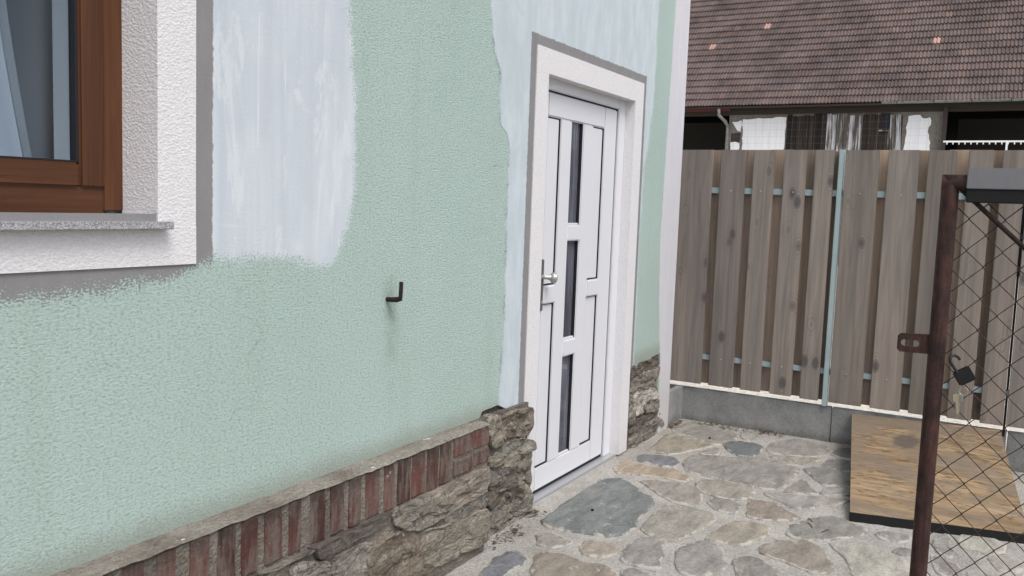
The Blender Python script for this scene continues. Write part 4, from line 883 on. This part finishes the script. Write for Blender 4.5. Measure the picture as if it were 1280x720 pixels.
# ------------------------------------------------------------------ the barn across the yard
BX, EZ = 27.0, 4.70
barn = empty('barn', (29, 2.5, 0.0)); tag(barn, 'old barn with brown tiled roof and dark open bays', 'barn')
bi = Matrix.Translation((-29, -2.5, 0.0))
def bp(o, parent=None):
    o.parent = parent or barn
    if not parent: o.matrix_parent_inverse = bi
    return o
BY0, BY1, BW = -9.0, 17.0, 27.35
ln_ = 9.0; c45 = math.cos(RAD(45))
bp(MB().prism([(BX + 0.05, EZ - 0.02), (BX + 0.05 + ln_ * c45, EZ - 0.02 + ln_ * c45), (BX + 0.05 + 2 * ln_ * c45, EZ - 0.02), (BX + 0.05 + 2 * ln_ * c45, EZ - 0.14), (BX + 0.05 + ln_ * c45, EZ - 0.14 + ln_ * c45), (BX + 0.05, EZ - 0.14)], lambda a, b, r: (a, r, b), BY0, BY1).build('roof_deck', MINT))
roof = bp(empty('roof', (BX, 2.5, EZ)))
roof['label'] = 'brown double-roll clay tile roof'
def tile_geo(ox, oy, mb, rn, jit=True):
    """one tile: a along the eave, s up the slope, h off the slope"""
    W, Ln = 0.2, 0.37; n_ = 10; vs, fs = [], []
    dz = rn.uniform(-0.005, 0.006) if jit else 0; dr = rn.uniform(-0.006, 0.006) if jit else 0
    for r_, (s, lift) in enumerate(((0.0, 0.052), (Ln, 0.004))):
        for i in range(n_ + 1):
            u = i / n_; hump = 0.042 * max(0.0, math.sin(u * 4 * math.pi - 0.6)) ** 0.7
            vs.append((ox + u * W * 0.998, oy + s + dr, lift + hump + dz))
    for i in range(n_ + 1):
        p = vs[i]; vs.append((p[0], p[1] + 0.004, p[2] - 0.045))
    for i in range(n_):
        fs.append((i, i + 1, n_ + 2 + i, n_ + 1 + i)); fs.append((i, 2 * n_ + 2 + i, 2 * n_ + 3 + i, i + 1))
    mb.add(vs, fs)
def slope(p): return (BX + p[1] * c45 - p[2] * c45, -p[0], EZ + p[1] * c45 + p[2] * c45)
rn = random.Random(77)
PAL = [(0.15, 0.114, 0.105), (0.156, 0.118, 0.108), (0.142, 0.11, 0.104), (0.163, 0.12, 0.107), (0.148, 0.118, 0.113), (0.139, 0.108, 0.102)]
protos = []
for q in range(6):
    mb = MB(); tile_geo(0, 0, mb, rn); mb.v = [slope(p) for p in mb.v]; me = mb.mesh('tile', MTILE)
    # local origin at the tile corner
    me.transform(Matrix.Translation((-BX, 0, -EZ)))
    at = me.color_attributes.new('tone', 'FLOAT_COLOR', 'POINT')
    for d in at.data: d.color = (1, 1, 1, 1)
    protos.append(me)
rest = MB(); tones = []
PINK = {(9, -5.6), (5, -6.4), (11, -1.4)}
cols = int((BY1 - BY0) / 0.2); cnt = 0
for r_ in range(int(ln_ / 0.33)):
    for c in range(cols):
        a0 = -BY1 + c * 0.2 + (0.0 if r_ % 2 else 0.003); s0 = r_ * 0.33 - 0.02
        base = rn.choice(PAL); kf = rn.uniform(0.92, 1.08)
        if rn.random() < 0.008: base = (0.205, 0.150, 0.128)
        colr = tuple(v * kf for v in base) + (1.0,)
        if (r_, c) in ((9, 48), (12, 56), (8, 82)): colr = (0.52, 0.34, 0.29, 1.0)
        if (r_ < 6 and -7.3 < a0 < 2.3) or (r_, c) in ((9, 48), (12, 56), (8, 82)):
            o = link('tile', protos[cnt % 6], roof, color=colr); o.location = (s0 * c45, -a0 - 2.5, s0 * c45); cnt += 1
        else:
            k0 = len(rest.v); tile_geo(a0, s0, rest, rn); tones += [colr] * (len(rest.v) - k0)
rest.v = [slope(p) for p in rest.v]
me = rest.mesh('tile_field', MTILE)
at = me.color_attributes.new('tone', 'FLOAT_COLOR', 'POINT'); at.data.foreach_set('color', [q for t in tones for q in t])
o = link('tile_field', me, roof); o.location = (-BX, -2.5, -EZ); o['kind'] = 'stuff'
# walls and interior
bp(MB().box(BW, BW + 0.35, 0.0, 6.05, -0.06, 4.66).build('front_wall', MGPLAST))
iw = MB().box(BX + 12.2, BX + 12.5, BY0, BY1, -0.06, EZ - 0.15).box(BW, BX + 12.2, BY0 - 0.02, BY0 + 0.25, -0.06, EZ - 0.15).box(BW, BX + 12.2, BY1 - 0.25, BY1, -0.06, EZ - 0.15)
bp(iw.build('inner_wall', MINT))
bp(MB().box(BW, BX + 12.2, BY0, BY1, 0.004, 0.03).build('barn_floor', MINT))
bp(MB().box(BW + 2.6, BW + 2.7, BY0 + 0.3, -0.2, 0.03, 4.5).build('partition', MINT)); bp(MB().box(BW + 2.6, BW + 2.7, 6.3, BY1 - 0.3, 0.03, 4.5).build('partition', MINT))
bp(MB().box(BW - 0.08, BW + 0.2, BY0, BY1, 4.46, 4.60).build('wall_plate', MBEAM))
bp(MB().box(BX + 0.0, BX + 0.09, 5.95, BY1, 4.56, 4.66).build('barge_board', MREDB))
# plaster panels with ragged outlines, old boards between them
def sheet(name, pts, y_off, mat, lab=None):
    mb = MB().prism([(a, b) for a, b in pts], lambda a, b, r: (r, a, b), BW - y_off, BW + 0.02); o = bp(mb.build(name, mat))
    if lab: o['label'] = lab
jag = random.Random(4)
sheet('white_panel', jagged([(5.62, 4.33), (4.36, 4.37), (4.30, 4.36), (4.33, 2.0), (5.62, 2.0), (5.60, 4.0), (5.62, 4.33)], 0.02, 0.12)[:-1], 0.03, MWPLAST)
sheet('white_panel', jagged([(5.95, 4.25), (5.66, 4.30), (5.67, 3.95), (5.92, 4.0)], 0.03, 0.1)[:-1], 0.03, MWPLAST)
sheet('white_panel', jagged([(5.97, 3.62), (5.70, 3.60), (5.68, 2.0), (5.98, 2.0)], 0.03, 0.12)[:-1], 0.03, MWPLAST)
sheet('brick_patch', [(5.96, 3.9), (5.66, 3.92), (5.68, 3.64), (5.95, 3.64)], 0.015, MBEAM)
sheet('white_panel', jagged([(0.92, 4.34), (0.62, 4.37), (0.56, 4.28), (0.36, 4.30), (0.33, 4.1), (0.40, 3.9), (0.31, 3.6), (0.35, 2.0), (1.03, 2.0), (0.98, 3.5), (0.92, 4.34)], 0.025, 0.08)[:-1], 0.03, MWPLAST)
rn = random.Random(13)
def boards(y0, y1, zt, mat, wmin, wmax, lean=0.0):
    y = y0
    while y > y1 + 0.03:
        w_ = min(rn.uniform(wmin, wmax), y - y1)
        t_ = zt + rn.uniform(-0.05, 0.05)
        o = MB().box(-0.03, 0, -w_ / 2 + 0.006, w_ / 2 - 0.006, -2.5, t_ - 2.2 - 0.0).build('board', mat)
        bp(o); o.location = (BW - 0.005 - rn.uniform(0, 0.02), y - w_ / 2, 2.2); o.rotation_euler = (lean + rn.uniform(-0.006, 0.006), 0, 0); y -= w_
boards(4.28, 3.12, 4.42, MBDARK, 0.12, 0.24); boards(3.12, 2.16, 4.42, MBWHITE, 0.08, 0.22); boards(2.13, 1.62, 4.42, MBDARK, 0.12, 0.2)
boards(1.62, 1.02, 4.40, MBDARK, 0.05, 0.10, -0.02); boards(1.36, 1.0, 4.40, MBWHITE, 0.05, 0.07, -0.05)
bp(MB().box(BW - 0.06, BW - 0.03, 1.40, 1.62, 3.98, 4.38).build('hatch', MGASK)); bp(MB().box(BW - 0.09, BW - 0.03, 1.38, 1.68, 3.92, 3.96).build('hatch_sill', MBWHITE))
bp(MB().box(BX + 0.15, BX + 0.27, -0.08, 0.03, 0, 4.62).build('post', MBEAM))
# gutter on brackets along the eave, downpipe at the corner
gt_ = MB(); pts = [math.pi * (1 + q / 8) for q in range(9)]
vs = [(BX - 0.06 + 0.07 * math.cos(a), yy, EZ + 0.015 + 0.07 * math.sin(a)) for yy in (BY0, 1.6) for a in pts]
gt_.add(vs, [(i, i + 1, 10 + i, 9 + i) for i in range(8)]); go = bp(gt_.build('gutter', MZINC))
vs = [(BX - 0.05 + 0.05 * math.cos(a), yy, EZ - 0.03 + 0.05 * math.sin(a)) for yy in (1.6, BY1) for a in pts]
bp(MB().add(vs, [(i, i + 1, 10 + i, 9 + i) for i in range(8)]).build('gutter', MBEAM))
yy = 1.2
while yy > -6: bp(MB().box(BX - 0.136, BX - 0.128, yy - 0.012, yy + 0.012, EZ - 0.06, EZ + 0.03).build('gutter_bracket', MBEAM)); yy -= 0.93
bp(MB().tube([(BX - 0.05, 6.28, 4.62), (BX - 0.05, 6.27, 4.42), (BX + 0.1, 6.10, 4.24), (BX + 0.25, 6.06, 4.10), (BX + 0.25, 6.06, 0.1)], 0.05, 10).build('downpipe', MZINC, smooth=True))
# white railing in the right-hand bay, wire mesh in front of the boards
rl = empty('white_railing', (BX - 0.3, -1.0, 0)); tag(rl, 'white railing with short pickets before the dark barn bay', 'railing')
ri = Matrix.Translation((-BX + 0.3, 1.0, 0))
def rp(o): o.parent = rl; o.matrix_parent_inverse = ri
rp(MB().box(BX - 0.32, BX - 0.28, -6.0, -0.06, 3.555, 3.60).build('rail', MWHITE))
for q in range(7): rp(MB().box(BX - 0.33, BX - 0.27, -1.60 - q * 1.0, -1.55 - q * 1.0, 0.0, 3.56).build('post', MWHITE)) if q < 5 else None
for q in range(40): rp(MB().box(BX - 0.315, BX - 0.285, -0.17 - q * 0.145, -0.14 - q * 0.145, 3.50, 3.556).build('picket', MWHITE))
wm = MB()
for q in range(26): wm.tube([(BX - 0.2, 0.35 + q * 0.215, 0.0), (BX - 0.2, 0.35 + q * 0.215, 4.36)], 0.0016, 4)
for q in range(20): wm.tube([(BX - 0.2, 0.35, 0.35 + q * 0.2), (BX - 0.2, 5.73, 0.35 + q * 0.2)], 0.0016, 4)
tag(wm.build('wire_mesh_fence', MZINC), 'thin square wire mesh in front of the barn boards', 'wire fence')

# ------------------------------------------------------------------ small litter
lf = MB(); rn = random.Random(31)
for cx, cy, sx, sy, n_ in ((5.87, -0.28, 0.05, 0.16, 60), (5.88, -0.62, 0.05, 0.12, 60), (5.72, -0.03, 0.12, 0.02, 50), (3.30, -0.10, 0.16, 0.03, 40), (3.62, -0.06, 0.05, 0.04, 25)):
    for q in range(n_):
        x, y = cx + rn.gauss(0, sx * 0.6), cy + rn.gauss(0, sy * 0.6)
        if x > 5.93: x = 5.925
        a = rn.uniform(0, 6.3); l_ = rn.uniform(0.006, 0.022); w_ = l_ * rn.uniform(0.15, 0.6); z = rn.uniform(0.006, 0.02)
        d = Vector((math.cos(a), math.sin(a), rn.uniform(-0.3, 0.5))) * l_; e = Vector((-math.sin(a), math.cos(a), rn.uniform(-0.3, 0.3))) * w_
        p = Vector((x, min(y, -0.012), z)); lf.add([p - d, p + e, p + d, p - e], [(0, 1, 2, 3)])
tag(lf.build('leaf_litter', MLEAF), 'dry brown leaf bits along the foot of the walls', 'leaf litter', kind='stuff')

for k, (x, y, a, l_) in enumerate(((4.235, -1.215, 0.5, 0.035), (4.31, -1.20, 0.7, 0.022), (4.20, -1.29, -0.4, 0.03))):
    d = Vector((math.cos(a), math.sin(a), 0)) * l_
    o = MB().tube([(-d.x, -d.y, 0.0), (0.003, -0.002, 0.003), (d.x, d.y, 0.0)], 0.0022, 6).build('twig', MLEAF, loc=(x, y, 0.0095))
    tag(o, ('longest', 'shortest', 'middle-sized')[k] + ' dark twig lying on the grey flagstone beside the plywood', 'twig', 'twigs on the flagstone beside the plywood')

for x, y, lab in ((3.81, -0.275, 'small black stone chip on the large blue-grey flagstone by the door'), (5.50, -0.335, 'small black stone chip beside the dark flagstone near the concrete wall')):
    bm = bmesh.new(); bmesh.ops.create_icosphere(bm, subdivisions=1, radius=0.011)
    for v in bm.verts: v.co = Vector((v.co.x, v.co.y * 0.8, v.co.z * 0.6)) + noise.noise_vector(v.co * 90 + Vector((x, y, 0))) * 0.003
    me = bpy.data.meshes.new('stone_chip'); bm.to_mesh(me); bm.free(); me.materials.append(MBLACK.m)
    tag(link('stone_chip', me, loc=(x, y, 0.012)), lab, 'stone chip')
